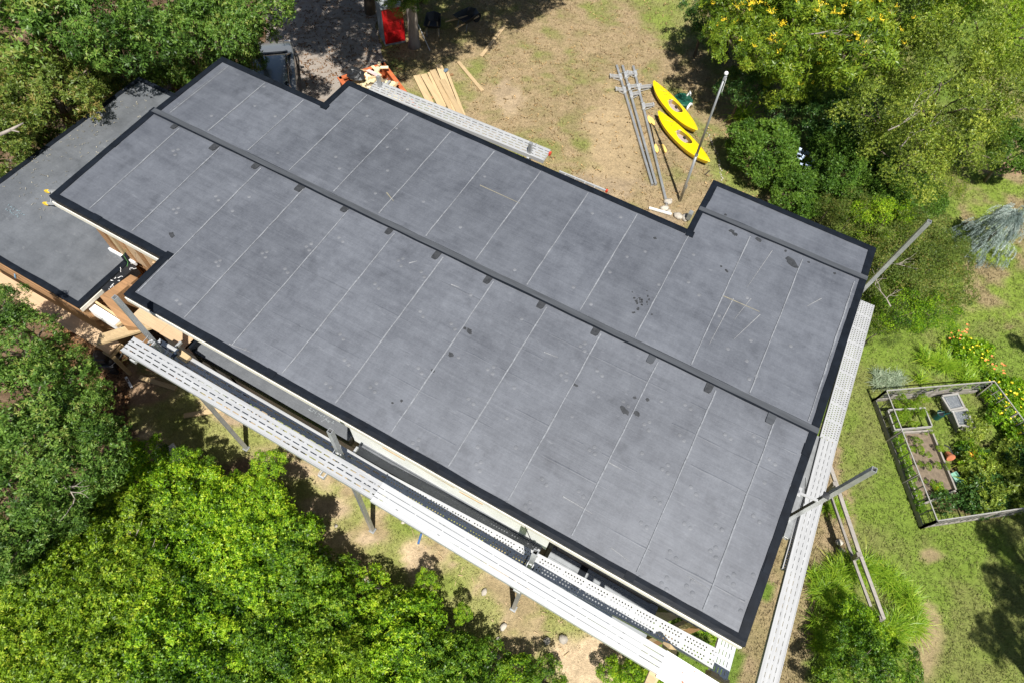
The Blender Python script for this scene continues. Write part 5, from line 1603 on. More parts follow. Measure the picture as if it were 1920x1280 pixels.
KINDS = dict(
    oak=[crown('oak_crown', OAK, 100 + s_, 1.6, 36, 62, 7, .115, .043, .72, (.24, .40), tintsd=.18) for s_ in range(4)],
    bright=[crown('bright_crown', HEDGE, 200 + s_, 1.1, 30, 92, 6, .066, .034, .75, (.24, .40), (.0, .8), upb=.9, tintsd=.2) for s_ in range(4)],
    olive=[crown('olive_crown', OLIVE, 300 + s_, 1.8, 50, 110, 6, .066, .028, .8, (.22, .36), (.2, 1.2), tintsd=.17) for s_ in range(3)],
    gold=[crown('golden_crown', GOLDT, 400 + s_, 1.7, 38, 54, 9, .13, .035, .7, (.24, .38), (-.1, .6), tintsd=.18) for s_ in range(3)],
    yew=[crown('yew_crown', YEW, 500 + s_, 1.1, 56, 105, 8, .085, .026, .78, (.24, .34), (.3, 1.2), low=-.5, shell=(.74, .92)) for s_ in range(2)],
)
seedc = [0]
def tree(name, label, cat, kind, px, py, h, R, mat=None, group=None, trunk=.12, sq=(1, 1, 1), bark=None, lean=(0, 0), xy=None, limbs=7, trunk_bottom=0.0):
    seedc[0] += 1
    g = random.Random(seedc[0])
    K = KINDS[kind][seedc[0] % len(KINDS[kind])]
    if R > 10: R = R * float(-((np.asarray(at(px, py, h)) - CAM_C) @ CAM_M)[2]) / FPX      # given as its apparent radius
    p = at(px, py, h) if xy is None else np.array([xy[0], xy[1], h])
    if xy is None and lean == (0, 0) and h > 2.2:
        b0 = at(px, py, 0)
        lean = ((b0[0] - p[0]) * .55, (b0[1] - p[1]) * .55)
    t = thing(name, label, cat, (p[0] + lean[0], p[1] + lean[1], 0), group=group)
    s_ = R / K['R']
    rz = g.uniform(0, 6.28)
    o = inst(K['mesh'], 'crown', t, (-lean[0], -lean[1], h), (0, 0, rz), (s_ * sq[0] * g.uniform(.92, 1.08), s_ * sq[1] * g.uniform(.92, 1.08), s_ * sq[2]))
    if mat is not None:
        o.material_slots[0].link = 'OBJECT'
        o.material_slots[0].material = mat
    m = MB()
    c = Vector((-lean[0], -lean[1], h - .25 * R))
    mid_ = c * .5 + Vector((g.uniform(-.1, .1), g.uniform(-.1, .1), 0))
    m.path([(0, 0, -.1 + trunk_bottom), mid_, c], [trunk * 1.15, trunk * .85, trunk * .55], 8)
    idx_ = list(range(len(K['limbs'])))
    g.shuffle(idx_)
    for i in idx_[:limbs]:
        l = K['limbs'][i] * s_ * .9
        l = Vector((l[0] * math.cos(rz) - l[1] * math.sin(rz), l[0] * math.sin(rz) + l[1] * math.cos(rz), l[2])) + Vector((-lean[0], -lean[1], h))
        a = mid_.lerp(c, g.uniform(.3, 1))
        m.path([a, a.lerp(l, .55) + Vector((0, 0, .1 * R)), l], [trunk * .5, trunk * .3, trunk * .12], 5)
    m.build('trunk', bark or BARK, t, True)
    return t

# --- oaks behind and left of the low wing
LT = [('broad oak at the top left corner of the yard', 45, 25, 5.0, 125, OAK), ('oak just right of the top left corner one', 165, 45, 4.8, 105, OAK), ('oak with a sunlit crown right behind the low wing roof', 300, 78, 2.8, 60, OAK),
      ('oak between the sunlit crown and the driveway shade', 400, 62, 4.6, 78, OAK), ('tall oak overhanging the driveway from the left', 452, 18, 5.0, 72, OAK), ('oak at the top edge left of the driveway', 328, 15, 5.0, 92, OAK),
      ('brownish olive oak leaning toward the low wing roof edge', 95, 172, 3.6, 88, OAKB), ('low brownish oak touching the edge of the low wing', 168, 158, 2.6, 58, OAKB), ('olive oak at the left border above the low wing', 15, 225, 3.4, 78, OAKB),
      ('dark oak in the gap behind the low wing', 228, 108, 2.0, 58, OAK), ('bushy oak by the upper corner of the driveway', 440, 78, 3.4, 60, OAK), ('pale green oak by the long roof corner', 372, 128, 2.6, 56, OAK), ('low oak behind the gap between the two roofs', 320, 156, 1.8, 52, OAK), ('small oak below the car bonnet at the driveway edge', 436, 118, 1.8, 46, OAK),
      ('low leafy oak hugging the wing wall at the left border', 40, 290, 1.9, 62, OAKB), ('low leafy oak hugging the wing wall further up', 120, 228, 1.9, 56, OAKB), ('low leafy oak at the far corner of the wing', 200, 165, 1.4, 46, OAK), ('dark oak low in the left border shade', -10, 140, 3.0, 70, OAK)]
for lab, px, py, h, R, mt in LT: tree('oak_tree', lab, 'tree', 'oak', px, py, h, R, mt, 'oaks left of the driveway', .14)
dead = tag(MB().path([at(-5, 255, 4.0), at(22, 243, 4.1), at(44, 231, 4.15)], [.05, .04, .02], 6).path([at(20, 244, 4.1), at(36, 248, 4.15)], [.03, .015], 5).build('dead_branch', BARKL, None, True), 'pale bare branch showing through the olive oaks at the left', 'branch')
# --- dark oaks left of the walkway
LM = [('dark oak crown under the walkway end at the left border', 35, 652, 4.0, 74), ('oak crown right of the dark one, near the walkway', 118, 700, 3.6, 50), ('big oak in the middle of the left border', 50, 765, 4.2, 96),
      ('rounded oak crown nearest the bare soil at the left', 148, 772, 3.8, 66), ('oak below the rounded one, next to the bright hedge', 168, 862, 3.6, 72), ('oak in the lower middle of the left border', 65, 872, 4.0, 98), ('dark blue green oak low at the left border', 35, 968, 3.8, 84), ('oak in the shade notch above the bright hedge', 112, 955, 3.2, 66), ('oak half cut by the left border above the yellowish hedge', 5, 1050, 3.2, 55), ('low oak in the gap of the left border trees', 20, 828, 2.4, 62), ('low oak by the notch above the yellowish hedge', 85, 1030, 2.2, 56), ('small oak under the walkway by the left border', 0, 575, 4.2, 46)]
for lab, px, py, h, R in LM: tree('oak_tree', lab, 'tree', 'oak', px, py, h, R, OAK, 'dark oaks at the left border', .11)
for px, py in ((40, 480), (70, 500)):
    tree('shrub', 'leafy shrub growing in the gap between the low wing and the walkway', 'shrub', 'bright', px, py + 22, 1.6, .38, DARKG, 'shrubs in the gap by the low wing', .03, limbs=3)
# --- the bright hedge in front
HP = [(285, 825), (360, 850), (420, 885), (505, 880), (530, 930), (575, 985), (650, 1050), (730, 1100), (820, 1150), (880, 1200), (960, 1232), (1050, 1258), (1060, 1300), (-60, 1330), (-60, 1120), (60, 1080), (150, 1010), (190, 930), (235, 860)]
pts = []
rh = random.Random(77)
for _ in range(6000):
    p = (rh.uniform(-60, 1060), rh.uniform(820, 1330))
    if not bool(in_poly(np.array(p[0]), np.array(p[1]), HP)): continue
    dmin = min(abs((q[0] - p[0])) + 0 if False else math.hypot(q[0] - p[0], q[1] - p[1]) for q in pts) if pts else 1e9
    ins = all(bool(in_poly(np.array(p[0] + 22 * math.cos(a)), np.array(p[1] + 22 * math.sin(a)), HP)) for a in np.linspace(0, 6.28, 9)[:-1])
    if dmin > 48 and ins: pts.append(p)
    if len(pts) > 150: break
for px, py in pts:
    yel = (px < 260 and py > 1050) or (180 < px < 300 and 930 < py < 1060)
    ed = 1e9
    for (ax, ay), (bx, by) in zip(HP[:11], HP[1:12]):
        ux, uy = bx - ax, by - ay
        q = max(0, min(1, ((px - ax) * ux + (py - ay) * uy) / (ux * ux + uy * uy)))
        ed = min(ed, math.hypot(px - ax - q * ux, py - ay - q * uy))
    lowk = .55 + max(0, ed - 40) / 150 * .9
    h = min(2.3, lowk if px > 560 else max(1.5, lowk)) + rh.uniform(-.15, .3)
    pr_k = min(1.0, (ed + 12) / 84)
    kind = 'bright'
    if yel: tree('hedge_shrub', 'yellowish green shrub at the lower left of the dense hedge', 'shrub', kind, px, py, h, pr_k * rh.uniform(.78, 1.0), HEDGEY, 'yellowish hedge shrubs', .05, limbs=4)
    else: tree('hedge_shrub', 'bright green leafy shrub in the dense hedge in front of the house', 'shrub', kind, px, py, h, pr_k * rh.uniform(.78, 1.0), (HEDGE, HEDGE, HEDGEY, HEDGED)[rh.choice((0, 0, 0, 0, 0, 2, 3, 3))], 'bright hedge shrubs', .05, limbs=4)
for px, py, h, R, lab in ((505, 872, 1.9, .36, 'bright sapling top standing proud of the hedge beside the bare soil'), (1145, 1262, .55, .3, 'low reddish leafed bush right of the sandy patch'), (1180, 1268, .6, .42, 'low leafy bush under the white plank at the bottom edge'), (1215, 1285, .6, .4, 'green bush at the bottom edge below the timber brace'),
                          (800, 1090, .9, .28, 'dark little shrub at the hedge edge under the sandy patch'), (868, 1150, .9, .22, 'small dark sapling by the stone border')):
    tree('small_shrub', lab, 'shrub', 'bright', px, py, h, R, HEDGE, None, .02, limbs=3)
for px, py, h, R, lab in ((1345, 1175, .4, .34, 'green bed plants seen below the front right roof corner'), (1310, 1160, .35, .3, 'leafy plants between the orange post and the roof corner'), (1325, 1230, .4, .3, 'leafy plants under the end of the perforated plank'), (1262, 1135, .35, .22, 'plants at the foot of the porch')):
    tree('bed_plant', lab, 'plant', 'bright', px, py, h, R, HEDGE, None, .02, limbs=2)

# --- trees on the right
RT = [('golden flowered tree, its left crown over the dark shade', 1408, 85, 3.3, 74), ('golden flowered tree in the middle of the top right group', 1490, 70, 3.6, 100), ('golden flowered tree whose lowest boughs hang over the dark gap', 1492, 142, 2.3, 72), ('golden flowered tree right of the middle one', 1595, 85, 4.0, 102), ('golden flowered tree leaning left at the lawn edge', 1385, 35, 3.2, 66), ('golden flowered tree at the top edge', 1425, 8, 3.4, 82), ('golden flowered tree at the top edge further right', 1680, 28, 4.4, 90), ('golden flowered tree at the middle of the top edge', 1550, 0, 4.2, 90)]
def spray_mesh(seed):
    g = random.Random(seed)
    V, F = [], []
    for br in range(8):
        dv = unit(np.array([g.gauss(0, .9), g.gauss(0, .9), .75]))
        ln = g.randint(4, 8)
        for k in range(ln):
            p = dv * (.02 + k * .042) + np.array([g.gauss(0, .014) for _ in range(3)])
            for q in range(2):
                u = unit(np.array([g.gauss(0, 1) for _ in range(3)])) * .024
                w = unit(np.array([g.gauss(0, 1) for _ in range(3)])) * .024
                b = len(V)
                V += [p - u, p + w, p + u, p - w]
                F.append((b, b + 1, b + 2, b + 3))
    return np_mesh('flower_spray', np.array(V), np.array(F), YFLOW)
SPRAYS = [spray_mesh(k) for k in range(4)]
def flower_sprays(t, h, n, g):
    cr = [c for c in t.children if c.name.startswith('crown')][0]
    cx, cy, _ = cr.location
    R = cr.scale[2] * 1.7
    for i in range(n):
        z = g.uniform(.3, 1.0)
        a = g.uniform(2.2, 6.6)
        r = math.sqrt(max(0, 1 - z * z)) * g.uniform(.9, 1.05)
        s_ = g.uniform(.4, .85)
        inst(SPRAYS[i % 4], 'flower_spray', t, (cx + R * 1.06 * r * math.cos(a), cy + R * 1.06 * r * math.sin(a), h + R * (.10 + .84 * z)), (0, 0, g.uniform(0, 6)), (s_, s_, s_))
gg = random.Random(5)
for lab, px, py, h, R in RT:
    t = tree('golden_rain_tree', lab, 'tree', 'gold', px, py, h, R, None, 'golden flowered trees at the top right', .14)
    flower_sprays(t, h, 18, gg)
RO = [('grey olive tree filling the right border at mid height', 1760, 190, 4.2, 112), ('olive tree below the golden one, with bare twigs inside', 1665, 215, 3.4, 82), ('yellow green olive tree at the top right corner', 1865, 55, 5.0, 105), ('olive tree at the right border under the corner one', 1895, 185, 4.2, 85), ('olive tree in front of the evergreens', 1700, 300, 2.8, 78), ('olive tree beside the upper path', 1800, 275, 2.8, 68), ('olive tree at the top edge', 1775, 60, 5.0, 105), ('sparse olive shrub by the weeping cedar', 1758, 345, 1.5, 42)]
for i, (lab, px, py, h, R) in enumerate(RO): tree('olive_tree', lab, 'tree', 'olive', px, py, h, R, HEDGEY if i in (2,) else None, 'olive coloured trees at the right', .10)
for lab, px, py, h, R, kind, mt, nm in (('round clipped yew beside the flagpole shadow side of the lawn', 1432, 283, 1.0, 1.15, 'yew', None, 'yew_shrub'), ('yew below the blue flowers by the back roof block', 1500, 362, .8, .95, 'yew', None, 'yew_shrub'), ('feathery evergreen right of the blue flowers', 1590, 325, 1.6, 1.05, 'yew', None, 'yew_shrub'), ('dark feathery evergreen behind the first one', 1660, 355, 1.5, 1.0, 'yew', None, 'yew_shrub'),
                                        ('evergreen deep in the shrub border above the roof block', 1560, 280, 1.4, .8, 'yew', None, 'yew_shrub'), ('evergreen at the right end of the shrub border', 1720, 375, 1.2, .75, 'yew', None, 'yew_shrub'), ('dark evergreen at the right border by the path', 1905, 280, 1.6, .9, 'yew', None, 'yew_shrub'),
                                        ('dark green lilac shrub behind the round yew', 1550, 226, 1.6, .95, 'bright', DARKG, 'lilac_shrub'), ('dark green lilac shrub with faint purple flowers', 1600, 225, 2.0, 1.0, 'bright', DARKG, 'lilac_shrub'), ('dark lilac shrub in the shade behind the round yew', 1462, 205, 1.3, .6, 'bright', DARKG, 'lilac_shrub'), ('lilac shrub against the olive trees', 1610, 275, 1.6, .7, 'bright', DARKG, 'lilac_shrub'),
                                        ('deep shade tree at the lawn edge, left of the golden trees', 1325, 40, 1.6, 46, 'oak', DARKG, 'shade_tree'), ('dark understorey tree below the golden boughs', 1395, 165, 1.6, .8, 'oak', DARKG, 'shade_tree')):
    tree(nm, lab, 'shrub' if 'shrub' in nm else 'tree', kind, px, py, h, R, mt, None, .06, limbs=4)
for i, (px, py, h, R) in enumerate(((1600, 398, 1.3, .85), (1655, 425, 1.5, 1.0), (1715, 462, 1.8, 1.1), (1665, 505, 1.6, 1.05), (1735, 530, 1.6, 1.05), (1692, 585, 1.3, .95), (1645, 565, 1.2, .75), (1770, 475, 1.3, .8), (1560, 383, 1.1, .6), (1750, 585, 1.1, .7), (1650, 620, 1.0, .5))):
    tree('apple_shrub', 'dense green shrub in the thicket beside the back right roof corner', 'shrub', 'olive', px, py, h, R, HEDGE if i % 4 == 1 else OAKB, 'thicket beside the right roof corner', .03, limbs=2)
# crowns reaching past the frame: they throw the leaf shade on lawn and drive
def shade_tree(sx, sy, h, R, lab, kind='oak', mt=None, sq=(1, 1, 1), lean=(-4.5, 8.0)):
    """A crown at height h whose shade falls round the photo point (sx, sy) on the ground."""
    S = at(sx, sy, 0)
    R = R * (1.22 if sx < 1500 else .92)
    k = h / math.tan(SUN_EL)
    L = math.hypot(*SUN_AZ)
    tree('oak_tree', lab, 'tree', kind, 0, 0, h, R, mt, 'oaks round the yard reaching past the picture', .16, sq, None, lean, (S[0] + SUN_AZ[0] / L * k, S[1] + SUN_AZ[1] / L * k))
# big trunk near the portable toilet
p = at(777, 86, 0)
tt_ = thing('shade_oak', 'tall oak with a smooth pale trunk beside the portable toilet', 'tree', (p[0], p[1], 0))
MB().path([(0, 0, -.1), (0, 0, .25), (-.03, .05, 2.2), (0, .1, 4.5), (.2, .1, 7)], [.30, .22, .19, .17, .12], 14).build('trunk', BARKL, tt_, True)
for dx, dy, h, R in ((-.1, .5, 3.4, .85), (-.6, .9, 3.9, .7), (.1, 1.2, 6.6, 1.9), (1.2, 1.2, 7.2, 1.9), (-1.2, 2.0, 6.8, 1.9)):
    K = KINDS['oak'][int(h * 10) % 4]
    inst(K['mesh'], 'crown', tt_, (dx, dy, h), (0, 0, h), (R / K['R'],) * 3)
for px, py, h, R in ((752, 6, 3.1, .44), (730, -8, 3.5, .5), (778, -4, 3.4, .5)):
    q = at(px, py, h)
    K = KINDS['oak'][px % 4]
    inst(K['mesh'], 'crown', tt_, (q[0] - p[0], q[1] - p[1], h), (0, 0, px), (R / K['R'],) * 3)
p = at(694, 25, 0)
t2 = thing('tall_tree', 'dark tree trunk left of the portable toilet', 'tree', (p[0], p[1], 0))
MB().path([(0, 0, -.1), (0, .1, 1.5), (0, .1, 6)], [.24, .2, .15], 12).build('trunk', BARK, t2, True)
K = KINDS['oak'][1]
inst(K['mesh'], 'crown', t2, (0, .5, 7.5), (0, 0, 1), (1.3,) * 3)
for i, (sx, sy, h, R) in enumerate(((640, 60, 8.5, 1.5), (590, 40, 8.5, 1.4), (690, 110, 8.5, 1.1), (560, 60, 8.5, 1.0), (640, 10, 9, 1.6), (800, 70, 8.5, 1.25), (860, 60, 8.5, 1.25), (920, 30, 8.5, 1.2), (970, 5, 8.5, 1.15), (760, 120, 8.5, .8), (1010, -20, 8.5, 1.3), (840, 0, 9, 1.6))):
    shade_tree(sx, sy, h, R, 'high oak crown beyond the top edge that shades the drive and lawn', sq=(1, 1, .6))
for i, (sx, sy, h, R) in enumerate(((1862, 1000, 7, .55), (1908, 1040, 7.5, .75), (1880, 1095, 7.5, .5), (1925, 1120, 7.5, .7), (1868, 1190, 7.0, .6), (1912, 1205, 7.5, .7), (1896, 950, 7.5, .55), (1905, 640, 7, .3), (1888, 880, 6.5, .7), (1918, 820, 6.5, .55))):
    shade_tree(sx, sy, h, R, 'oak crown beyond the right edge that shades the lower lawn', sq=(1, 1, .6), lean=(3.0, 0.0))

# --- blades, flowers, and the weeping cedar
def blade_clump(name, mat, seed, n, L, w, spread, lean=(.2, 1.1), segs=4, rad=.08):
    g = np.random.default_rng(seed)
    V, F, T = [], [], []
    for i in range(n):
        a = g.uniform(0, 2 * np.pi); ln = L * g.uniform(.6, 1.15); le = g.uniform(*lean); ww = w * g.uniform(.7, 1.3)
        p0 = np.array([g.normal(0, rad), g.normal(0, rad), 0])
        d = np.array([np.cos(a), np.sin(a), 0]); s_ = np.array([-np.sin(a), np.cos(a), 0])
        t = np.clip(g.normal(.5, .2), 0, 1)
        b = len(V)
        for k in range(segs + 1):
            u = k / segs
            th = le * (.35 + 1.0 * u)
            p = p0 + ln * u * (d * np.sin(th) + np.array([0, 0, np.cos(th)]))
            wk = ww * (1 - u) ** .6 * .5 + .0006
            V += [p - s_ * wk, p + s_ * wk]
            T += [t, t]
        for k in range(segs): F.append((b + 2 * k, b + 2 * k + 1, b + 2 * k + 3, b + 2 * k + 2))
    return np_mesh(name, np.array(V), np.array(F), mat, tint=np.array(T))
GRASSM = [blade_clump('blade_clump', BLADE, 700 + s_, 110, .68, .021, 1, (.35, 1.15)) for s_ in range(3)]
SILVM = blade_clump('silver_clump', SILVER, 720, 80, .42, .024, 1, (.5, 1.3))
LILYM = blade_clump('lily_clump', BLADE, 730, 60, .55, .026, 1, (.4, 1.2))
DAISYM = crown('daisy_crown', HEDGE, 740, .4, 14, 16, 6, .06, .028, .7, (.3, .5), (.2, 1.0))['mesh']
def head_mesh(name, mat, seed, n, R, z0, z1, r=.035, petals=5):
    g = np.random.default_rng(seed)
    V, F = [], []
    for i in range(n):
        a, rr = g.uniform(0, 6.28), R * np.sqrt(g.random())
        c = np.array([rr * np.cos(a), rr * np.sin(a), g.uniform(z0, z1)])
        ax = unit(np.array([g.normal(0, .35), g.normal(0, .35), 1.0]))
        u = unit(np.cross(ax, [1, .2, 0])); w = np.cross(ax, u)
        for k in range(petals):
            t = 6.283 * k / petals
            d = u * np.cos(t) + w * np.sin(t); s_ = np.cross(ax, d)
            b = len(V)
            V += [c, c + d * r * .6 + s_ * r * .4 + ax * r * .15, c + d * r * 1.1 + ax * r * .25, c + d * r * .6 - s_ * r * .4 + ax * r * .15]
            F.append((b, b + 1, b + 2, b + 3))
    return np_mesh(name, np.array(V), np.array(F), mat)
HEADS = dict(y=head_mesh('flower_head', YFLOW, 1, 9, .26, .40, .56, .032), o=head_mesh('flower_head', OFLOW, 2, 5, .26, .5, .7, .042, 6), m=head_mesh('flower_head', MFLOW, 3, 16, .24, .30, .42, .06, 8), b=head_mesh('flower_head', BFLOW, 4, 60, .42, .55, .75, .05, 4), p=head_mesh('flower_head', PFLOW, 5, 30, .5, 1.7, 2.3, .06, 5))
def plant(name, label, cat, body, px, py, s_=1.0, head=None, group=None, z=0.0, bmat=None):
    t = thing(name, label, cat, tuple(at(px, py, z)), rz=random.uniform(0, 6), group=group)
    o = inst(body, 'leaves', t, (0, 0, .18 if body is DAISYM else 0), (0, 0, 0), (s_,) * 3)
    if bmat is not None:
        o.material_slots[0].link = 'OBJECT'
        o.material_slots[0].material = bmat
    if head: tag(inst(HEADS[head], 'flower_head', t, (0, 0, 0), (0, 0, 0), (s_,) * 3), kind='stuff')
    return t
# tall grass ring beside the rail fence
ro = random.Random(9)
for k in range(62):
    a = k * 2.39996
    r = .62 + .42 * ((k * .618) % 1)
    c = at(1622, 1138, 0)
    x, y = c[0] + r * math.cos(a) * 1.12, c[1] + r * math.sin(a) * 1.05
    t = thing('grass_clump', 'arching green grass clump in the ring round the leafy shrub by the rail fence', 'grass clump', (x, y, 0), rz=a, group='grass clumps of the ring')
    o = inst(GRASSM[k % 3], 'blades', t, (0, 0, 0), (.28 * math.sin(k), .28 * math.cos(k), ro.uniform(0, 6)), (ro.uniform(.7, .95),) * 3)
for k in range(14):
    px, py = 1548 + ro.uniform(-26, 26), 1090 + k * 11 + ro.uniform(-12, 12)
    t = thing('grass_clump', 'arching green grass clump in the ring round the leafy shrub by the rail fence', 'grass clump', tuple(at(px, py, 0)), rz=k, group='grass clumps of the ring')
    inst(GRASSM[k % 3], 'blades', t, (0, 0, 0), (0, 0, k), (ro.uniform(.6, .85),) * 3)
for lab, px, py, h, R, mt in (('dark leafy shrub in the middle of the grass ring', 1605, 1165, .75, .50, HEDGE), ('leafy shrub at the lower side of the grass ring', 1640, 1200, .7, .45, HEDGE), ('dark shrub at the bottom edge below the grass ring', 1615, 1240, 1.0, .72, HEDGED), ('glossy shrub at the bottom edge right of the grass ring', 1680, 1255, .8, .55, HEDGED), ('bush cut by the bottom edge left of the grass ring', 1570, 1285, .9, .5, HEDGED)):
    tree('leafy_shrub', lab, 'shrub', 'bright', px, py, h, R, mt, None, .03, limbs=3)
for k in range(7):
    plant('grass_clump', 'small green grass clump at the foot of the rail fence', 'grass clump', GRASSM[k % 3], 1553 + k * 4 + ro.uniform(-6, 6), 945 + k * 3 + ro.uniform(-10, 10), .5, None, 'grass clumps at the rail fence foot')
for k in range(9):
    plant('silver_plant', 'silvery green strap leaved clump outside the garden fence corner', 'plant', SILVM, 1640 + (k % 5) * 12 + ro.uniform(-5, 5), 705 + (k // 5) * 16 + ro.uniform(-5, 5), .75, None, 'silvery clumps by the garden fence')
for k in range(26):
    px, py = 1735 + ro.uniform(-12, 85), 655 + ro.uniform(0, 60)
    if py < 665 + (px - 1740) * .25: py += 18
    plant('lily_plant', 'strappy yellow green plant in the border above the garden fence', 'plant', LILYM, px, py, ro.uniform(.65, .95), None, 'strappy plants above the garden fence')
for px, py, lab in ((1797, 632, 'coral lilies at the top of the border'), (1790, 640, 'coral flowers left of the topmost lilies'), (1838, 690, 'orange lilies above the fence corner'), (1852, 702, 'orange lilies at the right of the border'), (1865, 706, 'orange lilies furthest right in the border'), (1770, 650, 'red tinged plant at the upper left of the border')):
    plant('lily_plant', lab, 'flower', LILYM, px, py, .8, 'o')
for k, (px, py) in enumerate(((1800, 668), (1820, 672), (1805, 660), (1832, 665), (1862, 738), (1850, 725), (1870, 760), (1880, 775), (1895, 760), (1905, 770), (1910, 790), (1890, 800), (1865, 785), (1900, 820), (1850, 745), (1915, 850), (1912, 740), (1880, 742))):
    plant('daisy_plant', 'yellow daisy clump along the outside of the garden fence', 'flower', DAISYM, px, py, ro.uniform(.8, 1.2), 'y' if k not in (0,) else 'y', 'yellow daisies outside the garden fence')
for px, py, lab, s_ in ((1815, 862, 'marigolds in full orange flower inside the garden', 1.0), (1828, 874, 'marigolds next to the big marigold clump', .8), (1808, 838, 'single marigold above the big clump', .4), (1752, 920, 'small marigold at the end of the brown bed', .4), (1762, 932, 'smallest marigold near the lower fence', .35)):
    plant('marigold', lab, 'flower', DAISYM, px, py, s_, 'm')
for k in range(44):
    px, py = ro.uniform(1760, 1935), ro.uniform(800, 955)
    if px < 1800 + (py - 800) * .15 and py < 930 and px < 1805: continue
    plant('garden_plant', 'low green plant crowding the garden inside the fence', 'plant', (DAISYM, LILYM, DAISYM)[k % 3], px, py, ro.uniform(.8, 1.4), None, 'low plants inside the garden', bmat=(DARKG, BLADE, OLIVE)[k % 3])
for k in range(15):
    px, py = 1672 + ro.uniform(0, 55), 748 + ro.uniform(0, 55)
    plant('bed_weed', 'weedy green seedling in the upper raised bed', 'plant', DAISYM, px, py, ro.uniform(.25, .45), None, 'weeds in the upper raised bed', z=.1, bmat=HEDGEY)
for k in range(16):
    px = 1672 + 50 * k / 15 + ro.uniform(-3, 3)
    py = 800 + 170 * k / 15
    plant('bed_weed', 'green seedling along the inner side of the left garden fence', 'plant', DAISYM, px - 3, py - 10, ro.uniform(.22, .4), None, 'seedlings along the left garden fence', bmat=HEDGE)
for k in range(14):
    px, py = 1690 + (k % 4) * 17 + (k // 4) * 12 + ro.uniform(-5, 5), 822 + (k // 4) * 28 + ro.uniform(-8, 8)
    plant('bed_seedling', 'small green seedling scattered on the brown soil bed', 'plant', DAISYM, px, py, ro.uniform(.12, .3), None, 'seedlings on the brown bed', z=.1, bmat=HEDGEY)
hy = plant('hydrangea', 'hydrangea with pale blue flower heads between the yews', 'shrub', DAISYM, 1503, 330, 1.3, 'b')
plant('hydrangea', 'faint purple flowers on the dark lilac shrub', 'flower', DAISYM, 1560, 262, .9, 'p')
plant('pampas_grass', 'dark grass tussock in the shade above the round yew', 'grass clump', GRASSM[0], 1390, 225, 1.7)
plant('small_shrub', 'yellow green low plants in front of the round yew', 'plant', LILYM, 1480, 338, .8)
# blue weeping cedar
def cedar(seed):
    g = np.random.default_rng(seed)
    P, A, B = [], [], []
    for b in range(46):                                      # short boughs, each hung with drooping strands
        a = b * 2.39996
        u = (b + .5) / 46
        zc = 1.75 * (1 - u ** 1.5) + .12
        r = .95 * math.sqrt(max(.0, 1 - (zc / 1.95) ** 2)) * g.uniform(.55, 1.2)
        c = np.array([r * math.cos(a), r * math.sin(a), zc])
        out = np.array([math.cos(a), math.sin(a), 0])
        t0 = g.normal(.5, .28)
        for s_ in range(17):
            q = g.uniform(.35, 1.0)
            p = c * np.array([q, q, 1]) + g.normal(0, .075, 3) + np.array([0, 0, .12 * (1 - q)])
            d = out * .7 + g.normal(0, .28, 3) + np.array([0, 0, -.15])
            t = np.clip(t0 + g.normal(0, .12), 0, 1)
            for k in range(int(g.integers(6, 13))):
                d = unit(d + out * .01 + np.array([0, 0, -.26]))
                p = p + d * .04
                if p[2] < .03: break
                P.append(p.copy()); A.append(d.copy()); B.append(t)
    V, F, T = leaves_from_sprays(g, np.array(P), np.array(A), 5, .055, .013, (.4, 1.1), tintsd=.12, base=np.array(B))
    return np_mesh('weeping_foliage', V, F, BLUE, tint=T)
ce = thing('weeping_cedar', 'blue grey weeping cedar standing alone on the right lawn', 'tree', tuple(at(1828, 468, 0)))
inst(cedar(3), 'foliage', ce, (.0, .0, .0), (0, 0, 0), (.92, .92, 1.0))
MB().path([(0, 0, -.1), (.05, .05, .7), (.1, .1, 1.2)], [.09, .07, .03], 8).build('trunk', BARK, ce, True)
def bare_branch(label, px, py, h, L, ang, seed):
    g = random.Random(seed)
    m = MB()
    def grow(p, a, e, l, r, n):
        pts = [p]
        for k in range(3):
            a += g.uniform(-.35, .35); e += g.uniform(-.15, .2)
            p = p + Vector((math.cos(a) * math.cos(e), math.sin(a) * math.cos(e), math.sin(e))) * l / 3
            pts.append(p)
        m.path(pts, [r, r * .8, r * .6, r * .35], 5)
        if n:
            for q in (pts[1], pts[2], pts[3]): grow(q, a + g.uniform(-.9, .9), e + g.uniform(-.2, .4), l * .6, r * .55, n - 1)
    grow(Vector((0, 0, 0)), ang, .15, L, .022, 2)
    o = m.build('bare_branch', BARKL, None, True)
    o.location = tuple(at(px, py, h))
    tag(o, label, 'branch')
bare_branch('bare grey twigs in a gap near the middle of the bright hedge', 235, 1055, 2.35, .55, .9, 1)
bare_branch('bare twigs low in the yellowish part of the hedge', 215, 1010, 2.15, .5, .3, 2)
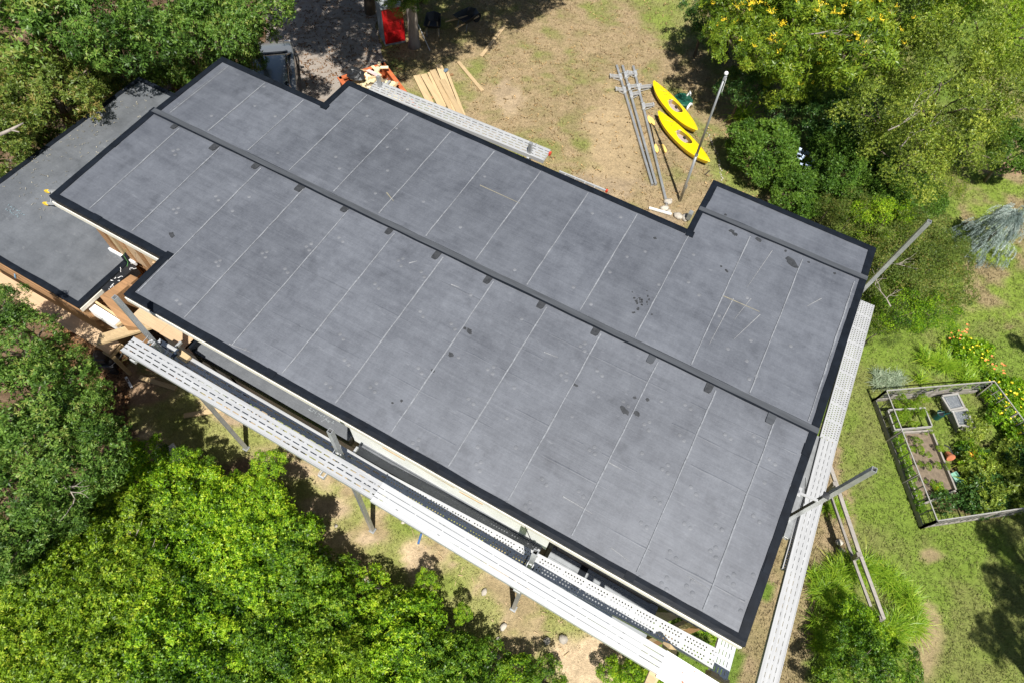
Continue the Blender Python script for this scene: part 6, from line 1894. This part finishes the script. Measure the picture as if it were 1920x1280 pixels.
bare_branch('bare twigs on the oak crown nearest the bright hedge', 110, 905, 4.1, .5, .2, 4)
bare_branch('bare pale boughs inside the olive tree by the evergreens', 1665, 245, 4.3, 1.1, .8, 5)
bare_branch('bare twigs in the thicket beside the back right roof corner', 1655, 495, 2.3, .6, .1, 6)
bare_branch('bare twigs low in the thicket by the leaning pole', 1670, 575, 2.1, .8, 2.4, 7)
bare_branch('pale bare bough in the olive tree above the lawn', 1690, 275, 3.7, 1.0, 1.5, 8)
bare_branch('dark fork of bare wood inside the golden flowered tree', 1515, 65, 4.6, .9, .6, 9)
# branches and twigs showing on the ground under the oaks
tw = MB()
for k in range(70):
    px, py = ro.uniform(480, 760), ro.uniform(-40, 200)
    p = atv(px, py, .02)
    a = ro.uniform(0, 6.28)
    tw.tube(p, p + Vector((math.cos(a), math.sin(a), .1)) * ro.uniform(.05, .3), .008, .003, 4)
tag(tw.build('twig_litter', BARK), kind='stuff')
def litter(n, f, colr, name, z=.02, L=.09):
    g = np.random.default_rng(n)
    P = []
    while len(P) < n:
        px, py = f(g)
        P.append(at(px, py, z))
    P = np.array(P)
    V, F, T = leaves_from_sprays(g, P, np.tile(np.array([[0, 0, 1.0]]), (len(P), 1)), 2, L, L * .55, (-.1, .5), tintsd=.2)
    m = leaf_mat(name, [(0, tuple(c * .4 for c in colr)), (.5, colr), (1, tuple(min(1, c * 1.9) for c in colr))], .1, .7, 0)
    tag(inst(np_mesh(name, V, F, m, tint=T), name), kind='stuff')
litter(1600, lambda g: (g.uniform(430, 760), g.uniform(-60, 160)), (.16, .085, .04), 'fallen_leaves')
litter(2500, lambda g: (g.uniform(90, 240), g.uniform(600, 830)), (.15, .08, .035), 'leaf_litter')
litter(900, lambda g: (g.uniform(880, 1420), g.uniform(0, 400)), (.30, .2, .09), 'scattered_leaves')
litter(170, lambda g: (lambda u, v: (257 - 257 * u + 40 * v + g.normal(0, 6), 150 + 199 * u + 40 * v))(g.random(), abs(g.normal(.3, .9))), (.30, .27, .2), 'roof_litter', z=3.025, L=.035)
